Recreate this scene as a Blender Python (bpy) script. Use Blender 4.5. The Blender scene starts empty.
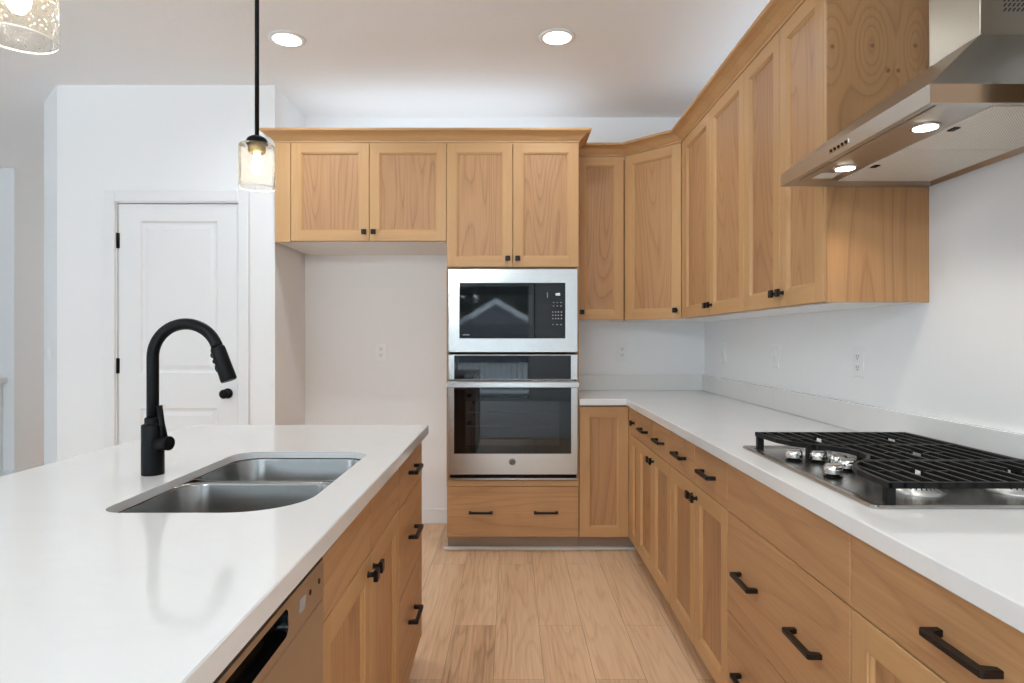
import bpy, bmesh, math, random
from mathutils import Vector
from mathutils.geometry import tessellate_polygon

S = bpy.context.scene
COL = S.collection
PI = math.pi

# ------------------------------------------------------------------ camera
cam_d = bpy.data.cameras.new('camera')
cam_d.sensor_width = 36.0
cam_d.lens = 22.5
cam_d.shift_x = 1.5 / 1024
cam_d.shift_y = -2.5 / 1024
cam_d.clip_start = 0.02
cam = bpy.data.objects.new('camera', cam_d)
cam.location = (0, 0, 1.266)
cam.rotation_euler = (PI / 2, 0, 0)
COL.objects.link(cam)
S.camera = cam

# ------------------------------------------------------------------ colour management, world
S.view_settings.view_transform = 'Standard'
S.view_settings.look = 'None'
S.view_settings.gamma = 1.0
S.view_settings.use_curve_mapping = False
S.view_settings.exposure = 0.31
S.cycles.use_denoising = True
S.cycles.max_bounces = 14
S.cycles.diffuse_bounces = 9
S.cycles.glossy_bounces = 5
S.cycles.transparent_max_bounces = 12
S.cycles.sample_clamp_indirect = 10.0
S.cycles.caustics_reflective = False
S.cycles.caustics_refractive = False

world = bpy.data.worlds.new('overcast_sky')
S.world = world
world.use_nodes = True
world.node_tree.nodes['Background'].inputs['Color'].default_value = (0.81, 1.0, 1.15, 1)
world.node_tree.nodes['Background'].inputs['Strength'].default_value = 4.2


def area_light(name, loc, rot, sx, sy, power, color=(1, 1, 1), shape='RECTANGLE', spread=PI, portal=False, parent=None):
    d = bpy.data.lights.new(name, 'AREA')
    d.shape = shape
    d.size = sx
    if shape in ('RECTANGLE', 'ELLIPSE'):
        d.size_y = sy
    d.energy = power
    d.color = color
    d.spread = spread
    if portal:
        d.cycles.is_portal = True
    o = bpy.data.objects.new(name, d)
    o.location = loc
    o.rotation_euler = rot
    COL.objects.link(o)
    return o


CEIL = 2.79
# daylight through the openings of the great room behind and to the left of the kitchen, plus added fill lamps
area_light('daylight_rear', (-1.9, -5.38, 1.22), (PI / 2, 0, 0), 4.5, 2.2, 0, portal=True)
area_light('added_fill_back', (-0.45, 4.10, 2.45), (PI, 0, 0), 1.7, 0.5, 2.2, (0.76, 0.98, 1.18))  # added uplight on the cabinet tops to lift the ceiling; no fixture
area_light('added_fill_right', (1.19, 3.0, 2.45), (PI, 0, 0), 0.25, 1.9, 1.2, (0.78, 0.98, 1.16))  # second added uplight, unseen above the right cabinets
area_light('added_fill_hall', (-3.7, 8.9, 1.5), (-PI / 2, 0, 0), 1.2, 2.0, 14, (0.93, 0.97, 1.0))  # added lamp before a windowless end wall, brightens the hall
area_light('daylight_rear_high', (-4.9, -5.38, 1.5), (PI / 2, 0, 0), 1.2, 2.0, 15, (0.90, 0.93, 1.0))


# ------------------------------------------------------------------ materials
def new_mat(name):
    m = bpy.data.materials.new(name)
    m.use_nodes = True
    nt = m.node_tree
    return m, nt, nt.nodes['Principled BSDF']


def node(nt, typ, **kw):
    n = nt.nodes.new(typ)
    for k, v in kw.items():
        if k in n.inputs:
            n.inputs[k].default_value = v
        else:
            setattr(n, k, v)
    return n


def plain(name, col, rough=0.5, metal=0.0, spec=0.5, bump=0.0, bscale=200.0, bdist=0.002):
    m, nt, b = new_mat(name)
    b.inputs['Base Color'].default_value = (*col, 1)
    b.inputs['Roughness'].default_value = rough
    b.inputs['Metallic'].default_value = metal
    b.inputs['Specular IOR Level'].default_value = spec
    if bump > 0:
        tc = node(nt, 'ShaderNodeTexCoord')
        nz = node(nt, 'ShaderNodeTexNoise', Scale=bscale, Detail=3.0)
        nt.links.new(tc.outputs['Object'], nz.inputs['Vector'])
        bp = node(nt, 'ShaderNodeBump', Strength=bump, Distance=bdist)
        nt.links.new(nz.outputs['Fac'], bp.inputs['Height'])
        nt.links.new(bp.outputs['Normal'], b.inputs['Normal'])
    return m


def emit(name, col, strength):
    m, nt, b = new_mat(name)
    b.inputs['Base Color'].default_value = (0.8, 0.8, 0.8, 1)
    b.inputs['Emission Color'].default_value = (*col, 1)
    b.inputs['Emission Strength'].default_value = strength
    return m


def ramp(nt, stops):
    r = node(nt, 'ShaderNodeValToRGB')
    els = r.color_ramp.elements
    while len(els) < len(stops):
        els.new(0.5)
    for e, (p, c) in zip(els, stops):
        e.position = p
        e.color = (*c, 1)
    return r


def math_node(nt, op, a=None, b=None, va=None, vb=None):
    n = node(nt, 'ShaderNodeMath', operation=op)
    if a is not None:
        nt.links.new(a, n.inputs[0])
    elif va is not None:
        n.inputs[0].default_value = va
    if b is not None:
        nt.links.new(b, n.inputs[1])
    elif vb is not None:
        n.inputs[1].default_value = vb
    return n.outputs[0]


def wood(name, axis, light, dark, ring=0.5, rings=9.0, stretch=0.10, scale=5.0, rough=0.42, fiber=0.35, knots=None):
    """Clear-coated plain-sawn wood: contour lines of a stretched noise make the cathedral figure."""
    m, nt, b = new_mat(name)
    tc = node(nt, 'ShaderNodeTexCoord')
    oi = node(nt, 'ShaderNodeObjectInfo')
    mul = node(nt, 'ShaderNodeVectorMath', operation='SCALE')
    mul.inputs[0].default_value = (13.7, 7.3, 21.1)
    nt.links.new(oi.outputs['Random'], mul.inputs['Scale'])
    add = node(nt, 'ShaderNodeVectorMath', operation='ADD')
    nt.links.new(tc.outputs['Object'], add.inputs[0])
    nt.links.new(mul.outputs[0], add.inputs[1])
    sc = [1.0, 1.0, 1.0]
    sc['xyz'.index(axis)] = stretch
    mp = node(nt, 'ShaderNodeMapping')
    mp.inputs['Scale'].default_value = sc
    nt.links.new(add.outputs[0], mp.inputs['Vector'])
    n1 = node(nt, 'ShaderNodeTexNoise', Scale=scale, Detail=1.5, Roughness=0.45, Distortion=0.15)
    nt.links.new(mp.outputs[0], n1.inputs['Vector'])
    field = n1.outputs['Fac']
    knot_mask = None
    if knots:
        for (kx, ky, kz, r, el, amp) in knots:
            sub = node(nt, 'ShaderNodeVectorMath', operation='SUBTRACT')
            nt.links.new(tc.outputs['Object'], sub.inputs[0])
            sub.inputs[1].default_value = (kx, ky, kz)
            msc = node(nt, 'ShaderNodeVectorMath', operation='MULTIPLY')
            nt.links.new(sub.outputs[0], msc.inputs[0])
            msc.inputs[1].default_value = (1 / r, 1 / r, 1 / (r * el))
            ln = node(nt, 'ShaderNodeVectorMath', operation='LENGTH')
            nt.links.new(msc.outputs[0], ln.inputs[0])
            d2 = math_node(nt, 'MULTIPLY', ln.outputs['Value'], ln.outputs['Value'])
            g = math_node(nt, 'EXPONENT', math_node(nt, 'MULTIPLY', d2, vb=-1.0))
            field = math_node(nt, 'ADD', field, math_node(nt, 'MULTIPLY', g, vb=amp))
            ln2 = node(nt, 'ShaderNodeVectorMath', operation='LENGTH')
            nt.links.new(sub.outputs[0], ln2.inputs[0])
            k = node(nt, 'ShaderNodeMapRange')
            k.inputs['From Min'].default_value = 0.011
            k.inputs['From Max'].default_value = 0.004
            nt.links.new(ln2.outputs['Value'], k.inputs['Value'])
            knot_mask = k.outputs[0] if knot_mask is None else math_node(nt, 'MAXIMUM', knot_mask, k.outputs[0])
    f = math_node(nt, 'FRACT', math_node(nt, 'MULTIPLY', field, vb=rings))
    rr = ramp(nt, [(0.0, (1, 1, 1)), (0.10, (0.15, 0.15, 0.15)), (0.55, (0, 0, 0)), (0.93, (0.55, 0.55, 0.55)), (1.0, (1, 1, 1))])
    nt.links.new(f, rr.inputs['Fac'])
    # fine fibres
    sf = [170.0, 170.0, 170.0]
    sf['xyz'.index(axis)] = 4.0
    mf = node(nt, 'ShaderNodeMapping')
    mf.inputs['Scale'].default_value = sf
    nt.links.new(add.outputs[0], mf.inputs['Vector'])
    n2 = node(nt, 'ShaderNodeTexNoise', Scale=1.0, Detail=2.0)
    nt.links.new(mf.outputs[0], n2.inputs['Vector'])
    # broad tone
    n3 = node(nt, 'ShaderNodeTexNoise', Scale=3.0, Detail=2.0)
    nt.links.new(mp.outputs[0], n3.inputs['Vector'])
    t = math_node(nt, 'MULTIPLY', rr.outputs['Color'], vb=ring)
    t = math_node(nt, 'ADD', t, math_node(nt, 'MULTIPLY', math_node(nt, 'SUBTRACT', n2.outputs['Fac'], vb=0.42), vb=fiber * 1.6))
    t = math_node(nt, 'ADD', t, math_node(nt, 'MULTIPLY', math_node(nt, 'SUBTRACT', n3.outputs['Fac'], vb=0.4), vb=0.7))
    t = math_node(nt, 'ADD', t, math_node(nt, 'MULTIPLY', math_node(nt, 'SUBTRACT', oi.outputs['Random'], vb=0.5), vb=0.16))
    cr = ramp(nt, [(0.0, light), (1.0, dark)])
    nt.links.new(t, cr.inputs['Fac'])
    col = cr.outputs['Color']
    if knot_mask is not None:
        mx = node(nt, 'ShaderNodeMixRGB')
        nt.links.new(knot_mask, mx.inputs['Fac'])
        nt.links.new(col, mx.inputs['Color1'])
        mx.inputs['Color2'].default_value = (0.10, 0.04, 0.018, 1)
        col = mx.outputs['Color']
    nt.links.new(col, b.inputs['Base Color'])
    b.inputs['Roughness'].default_value = rough
    b.inputs['Specular IOR Level'].default_value = 0.4
    bp = node(nt, 'ShaderNodeBump', Strength=0.08, Distance=0.001)
    nt.links.new(n2.outputs['Fac'], bp.inputs['Height'])
    nt.links.new(bp.outputs['Normal'], b.inputs['Normal'])
    return m


LT, DK = (0.57, 0.335, 0.150), (0.34, 0.165, 0.067)
PLT, PDK = (0.50, 0.275, 0.128), (0.25, 0.115, 0.048)
M = {}
M['wood_v'] = wood('maple_vertical', 'z', LT, DK, ring=0.16, rings=5, fiber=0.22)
M['wood_h'] = wood('maple_horizontal', 'x', LT, DK, ring=0.16, rings=5, fiber=0.22)
M['panel'] = wood('maple_panel', 'z', PLT, PDK, ring=0.44, rings=24, stretch=0.11, scale=4.2, fiber=0.4)
M['slab'] = wood('maple_slab', 'x', (0.53, 0.295, 0.138), (0.27, 0.125, 0.052), ring=0.32, rings=14, stretch=0.10, scale=4.0, fiber=0.4)
M['toe'] = wood('toe_kick_wood', 'x', (0.34, 0.25, 0.18), (0.20, 0.14, 0.10), ring=0.2, rings=5)
M['white_board'] = plain('white_melamine', (0.80, 0.80, 0.79), 0.45)
M['wall'] = plain('wall_paint', (0.84, 0.84, 0.84), 0.75, spec=0.25, bump=0.12, bscale=150, bdist=0.001)
M['ceiling'] = plain('ceiling_texture', (0.88, 0.88, 0.88), 0.9, spec=0.1, bump=0.35, bscale=45, bdist=0.003)
M['trim'] = plain('trim_paint', (0.80, 0.80, 0.80), 0.45, spec=0.4)
M['plate'] = plain('white_plastic', (0.82, 0.82, 0.81), 0.35)
M['slot'] = plain('dark_slot', (0.05, 0.05, 0.05), 0.6)
M['black'] = plain('matte_black_metal', (0.004, 0.004, 0.0045), 0.42, spec=0.15)
M['bronze'] = plain('dark_bronze', (0.014, 0.009, 0.007), 0.4, spec=0.25)
M['iron'] = plain('cast_iron', (0.008, 0.008, 0.008), 0.5, spec=0.22, bump=0.25, bscale=500, bdist=0.0006)
M['black_glass'] = plain('black_glass', (0.003, 0.003, 0.0035), 0.03, spec=0.42)
M['black_glass'].node_tree.nodes['Principled BSDF'].inputs['IOR'].default_value = 1.5
M['dark_glass'] = plain('tinted_glass_pane', (0.006, 0.006, 0.007), 0.03, spec=0.5)
M['dark_glass'].node_tree.nodes['Principled BSDF'].inputs['IOR'].default_value = 1.55
M['gray_print'] = plain('grey_print', (0.35, 0.35, 0.36), 0.5)
M['brass'] = plain('antique_brass', (0.32, 0.23, 0.11), 0.35, metal=1.0)
M['alu'] = plain('cast_aluminium', (0.78, 0.78, 0.77), 0.38, metal=0.9)
M['chrome'] = plain('polished_steel', (0.78, 0.78, 0.78), 0.13, metal=1.0)
M['pale_strip'] = plain('pale_edge_strip', (0.66, 0.66, 0.65), 0.4)
M['bounce_floor'] = plain('pale_bounce_floor', (0.66, 0.66, 0.66), 0.95, spec=0.05, bump=0.5, bscale=300, bdist=0.004)  # made-up pale floor colour that keeps bounced light neutral
M['can_lens'] = emit('downlight_lens', (1, 0.97, 0.93), 6.0)
M['hood_led'] = emit('hood_led', (1, 0.93, 0.82), 9.0)
M['bulb'] = emit('bulb_glow', (1, 0.86, 0.62), 14.0)
M['display'] = emit('display_digits', (0.85, 0.95, 1.0), 1.0)
M['outside'] = plain('house_siding', (0.20, 0.21, 0.225), 0.8)
M['sky_blocker'] = plain('dark_sky_blocker', (0.03, 0.04, 0.035), 0.9)  # dark colour for the added sky-blocking ridge
M['snow'] = plain('white_roof_edge', (0.9, 0.9, 0.9), 0.7)


def steel(name, axis, col=(0.53, 0.515, 0.495), rough=0.22, streak=0.05):
    m, nt, b = new_mat(name)
    tc = node(nt, 'ShaderNodeTexCoord')
    s = [260.0, 260.0, 260.0]
    s['xyz'.index(axis)] = 1.5
    mp = node(nt, 'ShaderNodeMapping')
    mp.inputs['Scale'].default_value = s
    nt.links.new(tc.outputs['Object'], mp.inputs['Vector'])
    n = node(nt, 'ShaderNodeTexNoise', Scale=1.0, Detail=2.0)
    nt.links.new(mp.outputs[0], n.inputs['Vector'])
    r = math_node(nt, 'ADD', math_node(nt, 'MULTIPLY', n.outputs['Fac'], vb=streak), vb=rough - streak / 2)
    nt.links.new(r, b.inputs['Roughness'])
    b.inputs['Base Color'].default_value = (*col, 1)
    b.inputs['Metallic'].default_value = 1.0
    bp = node(nt, 'ShaderNodeBump', Strength=0.012, Distance=0.0005)
    nt.links.new(n.outputs['Fac'], bp.inputs['Height'])
    nt.links.new(bp.outputs['Normal'], b.inputs['Normal'])
    return m


M['steel_x'] = steel('brushed_steel_x', 'x')
M['steel_y'] = steel('brushed_steel_y', 'y', (0.50, 0.47, 0.42), 0.3)
M['steel_z'] = steel('brushed_steel_z', 'z', (0.42, 0.38, 0.31), 0.36)
M['sink_steel'] = steel('sink_steel', 'x', (0.31, 0.305, 0.295), 0.22)
M['dw_steel'] = steel('dishwasher_steel', 'x', (0.43, 0.37, 0.31), 0.3)
M['tray_steel'] = steel('cooktop_steel', 'x', (0.42, 0.41, 0.39), 0.26)


def quartz():
    m, nt, b = new_mat('white_quartz')
    tc = node(nt, 'ShaderNodeTexCoord')
    n = node(nt, 'ShaderNodeTexNoise', Scale=1.6, Detail=6.0, Roughness=0.6, Distortion=1.2)
    nt.links.new(tc.outputs['Object'], n.inputs['Vector'])
    r = ramp(nt, [(0.0, (0.77, 0.765, 0.75)), (0.47, (0.77, 0.765, 0.75)), (0.5, (0.757, 0.752, 0.738)), (0.53, (0.77, 0.765, 0.75)), (1.0, (0.78, 0.775, 0.76))])
    nt.links.new(n.outputs['Fac'], r.inputs['Fac'])
    nt.links.new(r.outputs['Color'], b.inputs['Base Color'])
    b.inputs['Roughness'].default_value = 0.08
    b.inputs['Specular IOR Level'].default_value = 0.45
    return m


M['quartz'] = quartz()


def floor_mat():
    m, nt, b = new_mat('oak_plank_floor')
    tc = node(nt, 'ShaderNodeTexCoord')
    sep = node(nt, 'ShaderNodeSeparateXYZ')
    nt.links.new(tc.outputs['Object'], sep.inputs[0])
    cmb = node(nt, 'ShaderNodeCombineXYZ')
    nt.links.new(math_node(nt, 'ADD', sep.outputs['Y'], vb=20.35), cmb.inputs['X'])
    nt.links.new(math_node(nt, 'ADD', sep.outputs['X'], vb=19.0644), cmb.inputs['Y'])
    br = node(nt, 'ShaderNodeTexBrick')
    br.offset = 0.37
    br.offset_frequency = 2
    br.squash = 1.0
    br.inputs['Scale'].default_value = 1.0
    br.inputs['Brick Width'].default_value = 1.22
    br.inputs['Row Height'].default_value = 0.19
    br.inputs['Mortar Size'].default_value = 0.0011
    br.inputs['Mortar Smooth'].default_value = 0.3
    br.inputs['Bias'].default_value = 0.0
    br.inputs['Color1'].default_value = (0, 0, 0, 1)
    br.inputs['Color2'].default_value = (1, 1, 1, 1)
    br.inputs['Mortar'].default_value = (0.5, 0.5, 0.5, 1)
    nt.links.new(cmb.outputs[0], br.inputs['Vector'])
    rnd = node(nt, 'ShaderNodeRGBToBW')
    nt.links.new(br.outputs['Color'], rnd.inputs[0])
    mp = node(nt, 'ShaderNodeMapping')
    mp.inputs['Scale'].default_value = (1.0, 0.09, 1.0)
    nt.links.new(tc.outputs['Object'], mp.inputs['Vector'])
    n1 = node(nt, 'ShaderNodeTexNoise', noise_dimensions='4D', Scale=6.0, Detail=2.5, Roughness=0.5, Distortion=0.25)
    nt.links.new(mp.outputs[0], n1.inputs['Vector'])
    nt.links.new(math_node(nt, 'MULTIPLY', rnd.outputs[0], vb=37.0), n1.inputs['W'])
    f = math_node(nt, 'FRACT', math_node(nt, 'MULTIPLY', n1.outputs['Fac'], vb=15.0))
    rr = ramp(nt, [(0.0, (0.9, 0.9, 0.9)), (0.15, (0.15, 0.15, 0.15)), (0.6, (0, 0, 0)), (1.0, (0.9, 0.9, 0.9))])
    nt.links.new(f, rr.inputs['Fac'])
    mf = node(nt, 'ShaderNodeMapping')
    mf.inputs['Scale'].default_value = (110, 3.0, 110)
    nt.links.new(tc.outputs['Object'], mf.inputs['Vector'])
    n2 = node(nt, 'ShaderNodeTexNoise', Scale=1.0, Detail=3.0)
    nt.links.new(mf.outputs[0], n2.inputs['Vector'])
    n3 = node(nt, 'ShaderNodeTexNoise', noise_dimensions='4D', Scale=3.0, Detail=3.0)
    nt.links.new(mp.outputs[0], n3.inputs['Vector'])
    nt.links.new(math_node(nt, 'MULTIPLY', rnd.outputs[0], vb=11.0), n3.inputs['W'])
    t = math_node(nt, 'MULTIPLY', rr.outputs['Color'], vb=0.30)
    t = math_node(nt, 'ADD', t, math_node(nt, 'MULTIPLY', math_node(nt, 'SUBTRACT', n2.outputs['Fac'], vb=0.45), vb=1.1))
    t = math_node(nt, 'ADD', t, math_node(nt, 'MULTIPLY', math_node(nt, 'SUBTRACT', n3.outputs['Fac'], vb=0.40), vb=1.7))
    t = math_node(nt, 'ADD', t, math_node(nt, 'MULTIPLY', math_node(nt, 'SUBTRACT', rnd.outputs[0], vb=0.5), vb=0.42))
    cr = ramp(nt, [(0.0, (0.84, 0.585, 0.365)), (0.5, (0.70, 0.445, 0.255)), (1.0, (0.40, 0.22, 0.11))])
    nt.links.new(t, cr.inputs['Fac'])
    mx = node(nt, 'ShaderNodeMixRGB')
    nt.links.new(br.outputs['Fac'], mx.inputs['Fac'])
    nt.links.new(cr.outputs['Color'], mx.inputs['Color1'])
    mx.inputs['Color2'].default_value = (0.34, 0.21, 0.12, 1)
    nt.links.new(mx.outputs['Color'], b.inputs['Base Color'])
    b.inputs['Roughness'].default_value = 0.38
    b.inputs['Specular IOR Level'].default_value = 0.35
    bp = node(nt, 'ShaderNodeBump', Strength=0.15, Distance=0.001)
    nt.links.new(n2.outputs['Fac'], bp.inputs['Height'])
    nt.links.new(bp.outputs['Normal'], b.inputs['Normal'])
    return m


M['floor'] = floor_mat()


def seeded_glass():
    m, nt, b = new_mat('seeded_glass')
    nt.nodes.remove(b)
    out = nt.nodes['Material Output']
    tr = node(nt, 'ShaderNodeBsdfTransparent')
    tr.inputs['Color'].default_value = (0.93, 0.905, 0.85, 1)
    gl = node(nt, 'ShaderNodeBsdfGlossy')
    gl.inputs['Roughness'].default_value = 0.06
    df = node(nt, 'ShaderNodeBsdfTranslucent')
    df.inputs['Color'].default_value = (0.95, 0.9, 0.82, 1)
    lw = node(nt, 'ShaderNodeLayerWeight', Blend=0.14)
    tc = node(nt, 'ShaderNodeTexCoord')
    vo = node(nt, 'ShaderNodeTexVoronoi', Scale=150.0)
    nt.links.new(tc.outputs['Object'], vo.inputs['Vector'])
    sd = node(nt, 'ShaderNodeMapRange')
    sd.inputs['From Min'].default_value = 0.30
    sd.inputs['From Max'].default_value = 0.12
    nt.links.new(vo.outputs['Distance'], sd.inputs['Value'])
    nz = node(nt, 'ShaderNodeTexNoise', Scale=60.0, Detail=2.0)
    nt.links.new(tc.outputs['Object'], nz.inputs['Vector'])
    bp = node(nt, 'ShaderNodeBump', Strength=0.35, Distance=0.003)
    nt.links.new(nz.outputs['Fac'], bp.inputs['Height'])
    nt.links.new(bp.outputs['Normal'], gl.inputs['Normal'])
    nt.links.new(bp.outputs['Normal'], lw.inputs['Normal'])
    m1 = node(nt, 'ShaderNodeMixShader')
    nt.links.new(math_node(nt, 'MULTIPLY', lw.outputs['Fresnel'], vb=0.8), m1.inputs['Fac'])
    nt.links.new(tr.outputs[0], m1.inputs[1])
    nt.links.new(gl.outputs[0], m1.inputs[2])
    m2 = node(nt, 'ShaderNodeMixShader')
    nt.links.new(math_node(nt, 'ADD', math_node(nt, 'MULTIPLY', sd.outputs[0], vb=0.35), vb=0.03), m2.inputs['Fac'])
    nt.links.new(m1.outputs[0], m2.inputs[1])
    nt.links.new(df.outputs[0], m2.inputs[2])
    nt.links.new(m2.outputs[0], out.inputs['Surface'])
    return m


M['seeded'] = seeded_glass()
M['glass_rim'] = plain('glass_rim', (0.92, 0.88, 0.8), 0.15, spec=0.8)


def clear_pane():
    m, nt, b = new_mat('window_pane_glass')
    nt.nodes.remove(b)
    out = nt.nodes['Material Output']
    tr = node(nt, 'ShaderNodeBsdfTransparent')
    gl = node(nt, 'ShaderNodeBsdfGlossy')
    gl.inputs['Roughness'].default_value = 0.0
    mx = node(nt, 'ShaderNodeMixShader')
    mx.inputs['Fac'].default_value = 0.06
    nt.links.new(tr.outputs[0], mx.inputs[1])
    nt.links.new(gl.outputs[0], mx.inputs[2])
    nt.links.new(mx.outputs[0], out.inputs['Surface'])
    return m


M['pane'] = clear_pane()


def filter_mat():
    m, nt, b = new_mat('hood_filter_mesh')
    tc = node(nt, 'ShaderNodeTexCoord')
    ch = node(nt, 'ShaderNodeTexChecker', Scale=330.0)
    ch.inputs['Color1'].default_value = (0.92, 0.88, 0.80, 1)
    ch.inputs['Color2'].default_value = (0.62, 0.58, 0.52, 1)
    nt.links.new(tc.outputs['Object'], ch.inputs['Vector'])
    nt.links.new(ch.outputs['Color'], b.inputs['Base Color'])
    b.inputs['Metallic'].default_value = 0.25
    b.inputs['Roughness'].default_value = 0.5
    return m


M['filter'] = filter_mat()


# ------------------------------------------------------------------ mesh helpers
class MB:
    """Collects shapes in one bmesh; build() links them as ONE mesh object. off is taken from every vertex."""

    def __init__(self, off=(0, 0, 0)):
        self.bm = bmesh.new()
        self.off = Vector(off)

    def v(self, p):
        return self.bm.verts.new(Vector(p) - self.off)

    def face(self, pts, mi=0, smooth=False):
        f = self.bm.faces.new([self.v(p) for p in pts])
        f.material_index = mi
        f.smooth = smooth
        return f

    def box(self, x0, x1, y0, y1, z0, z1, ch=0.0, mi=0, seg=1):
        c = [self.v((x, y, z)) for z in (z0, z1) for y in (y0, y1) for x in (x0, x1)]
        fs = []
        for q in ((0, 2, 3, 1), (4, 5, 7, 6), (0, 1, 5, 4), (2, 6, 7, 3), (0, 4, 6, 2), (1, 3, 7, 5)):
            f = self.bm.faces.new([c[i] for i in q])
            f.material_index = mi
            fs.append(f)
        if ch > 0:
            es = list({e for f in fs for e in f.edges})
            bmesh.ops.bevel(self.bm, geom=es, offset=ch, segments=seg, affect='EDGES', profile=0.5)
        return self

    def rings(self, rings, cap0=True, cap1=True, smooth=True, mi=0, close=True):
        vr = [[self.v(p) for p in r] for r in rings]
        n = len(vr[0])
        for a, b in zip(vr[:-1], vr[1:]):
            for i in range(n if close else n - 1):
                j = (i + 1) % n
                f = self.bm.faces.new((a[i], a[j], b[j], b[i]))
                f.smooth = smooth
                f.material_index = mi
        if cap0:
            f = self.bm.faces.new(list(reversed(vr[0])))
            f.material_index = mi
        if cap1:
            f = self.bm.faces.new(vr[-1])
            f.material_index = mi
        return self

    def lathe(self, c, prof, axis='z', n=32, cap0=True, cap1=True, smooth=True, mi=0):
        rs = []
        for (r, h) in prof:
            ring = []
            for i in range(n):
                a = 2 * PI * i / n
                ca, sa = r * math.cos(a), r * math.sin(a)
                if axis == 'z':
                    ring.append((c[0] + ca, c[1] + sa, c[2] + h))
                elif axis == 'y':
                    ring.append((c[0] + ca, c[1] + h, c[2] - sa))
                else:
                    ring.append((c[0] + h, c[1] + ca, c[2] + sa))
            rs.append(ring)
        return self.rings(rs, cap0, cap1, smooth, mi)

    def tube(self, pts, rad, n=14, smooth=True, mi=0, cap=True):
        P = [Vector(p) for p in pts]
        if not isinstance(rad, (list, tuple)):
            rad = [rad] * len(P)
        T = []
        for i in range(len(P)):
            a = P[max(i - 1, 0)]
            b = P[min(i + 1, len(P) - 1)]
            T.append((b - a).normalized())
        ref = Vector((0, 1, 0)) if abs(T[0].y) < 0.9 else Vector((1, 0, 0))
        N = (ref - T[0] * ref.dot(T[0])).normalized()
        rs = []
        for i, (p, t) in enumerate(zip(P, T)):
            N = (N - t * N.dot(t)).normalized()
            B = t.cross(N)
            rs.append([p + (N * math.cos(2 * PI * k / n) + B * math.sin(2 * PI * k / n)) * rad[i] for k in range(n)])
        return self.rings(rs, cap, cap, smooth, mi)

    def prism(self, poly, axis, a, b, ch=0.0, mi=0):
        """poly: 2-D outline; extruded along axis from a to b."""
        def mk(p, h):
            if axis == 'z':
                return (p[0], p[1], h)
            if axis == 'y':
                return (p[0], h, p[1])
            return (h, p[0], p[1])
        lo = [self.v(mk(p, a)) for p in poly]
        hi = [self.v(mk(p, b)) for p in poly]
        fs = []
        n = len(poly)
        for i in range(n):
            fs.append(self.bm.faces.new((lo[i], lo[(i + 1) % n], hi[(i + 1) % n], hi[i])))
        fs.append(self.bm.faces.new(list(reversed(lo))))
        fs.append(self.bm.faces.new(hi))
        for f in fs:
            f.material_index = mi
        if ch > 0:
            es = list({e for f in fs for e in f.edges})
            bmesh.ops.bevel(self.bm, geom=es, offset=ch, segments=1, affect='EDGES', profile=0.5)
        return self

    def build(self, name, mats, parent=None):
        bmesh.ops.recalc_face_normals(self.bm, faces=self.bm.faces[:])
        me = bpy.data.meshes.new(name)
        self.bm.to_mesh(me)
        self.bm.free()
        if not isinstance(mats, (list, tuple)):
            mats = [mats]
        for m in mats:
            me.materials.append(m)
        o = bpy.data.objects.new(name, me)
        COL.objects.link(o)
        if parent is not None:
            o.parent = parent
        return o


def tag(o, label=None, cat=None, group=None, kind=None):
    if label:
        o['label'] = label
    if cat:
        o['category'] = cat
    if group:
        o['group'] = group
    if kind:
        o['kind'] = kind
    return o


def thing(name, label, cat, loc=(0, 0, 0), rz=0.0, group=None):
    o = bpy.data.objects.new(name, None)
    o.empty_display_size = 0.1
    o.location = loc
    o.rotation_euler = (0, 0, rz)
    COL.objects.link(o)
    return tag(o, label, cat, group)


def struct(name, mb, mat):
    return tag(mb.build(name, mat), kind='structure')


def offset_poly(poly, d, closed=True):
    """Mitred offset of a 2-D polyline: positive d goes to the right of the walking direction."""
    n = len(poly)
    out = []
    for i in range(n):
        p = Vector(poly[i])
        dirs = []
        if closed or i > 0:
            dirs.append((p - Vector(poly[i - 1])).normalized())
        if closed or i < n - 1:
            dirs.append((Vector(poly[(i + 1) % n]) - p).normalized())
        ns = [Vector((t.y, -t.x)) for t in dirs]
        if len(ns) == 1:
            out.append(p + ns[0] * d)
        else:
            b = (ns[0] + ns[1]).normalized()
            out.append(p + b * (d / b.dot(ns[0])))
    return out


def fill_holes(mb, loops, flip=False, mi=0):
    """Flat triangulated fill between an outer loop and holes (lists of 3-D points)."""
    tris = tessellate_polygon([[Vector(p) for p in l] for l in loops])
    vs = [mb.v(p) for l in loops for p in l]
    for t in tris:
        try:
            f = mb.bm.faces.new([vs[i] for i in (reversed(t) if flip else t)])
            f.material_index = mi
        except ValueError:
            pass


def sweep_profile(mb, path, prof):
    """prof: (outward offset, z) points, closed outline."""
    cols = [offset_poly(path, o, closed=False) for (o, z) in prof]
    rings = []
    for i in range(len(path)):
        rings.append([(cols[k][i].x, cols[k][i].y, prof[k][1]) for k in range(len(prof))])
    mb.rings(rings, True, True, smooth=False)


# ------------------------------------------------------------------ cabinet builders (front faces local -y)
DT = 0.021     # door thickness


def add_knob(parent, x, z, y=-DT):
    m = MB()
    m.lathe((x, y, z), [(0.009, 0.0), (0.0065, -0.004), (0.0065, -0.016)], axis='y', n=12)
    m.box(x - 0.0145, x + 0.0145, y - 0.027, y - 0.016, z - 0.0145, z + 0.0145, ch=0.002)
    return m.build('knob', M['bronze'], parent)


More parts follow.
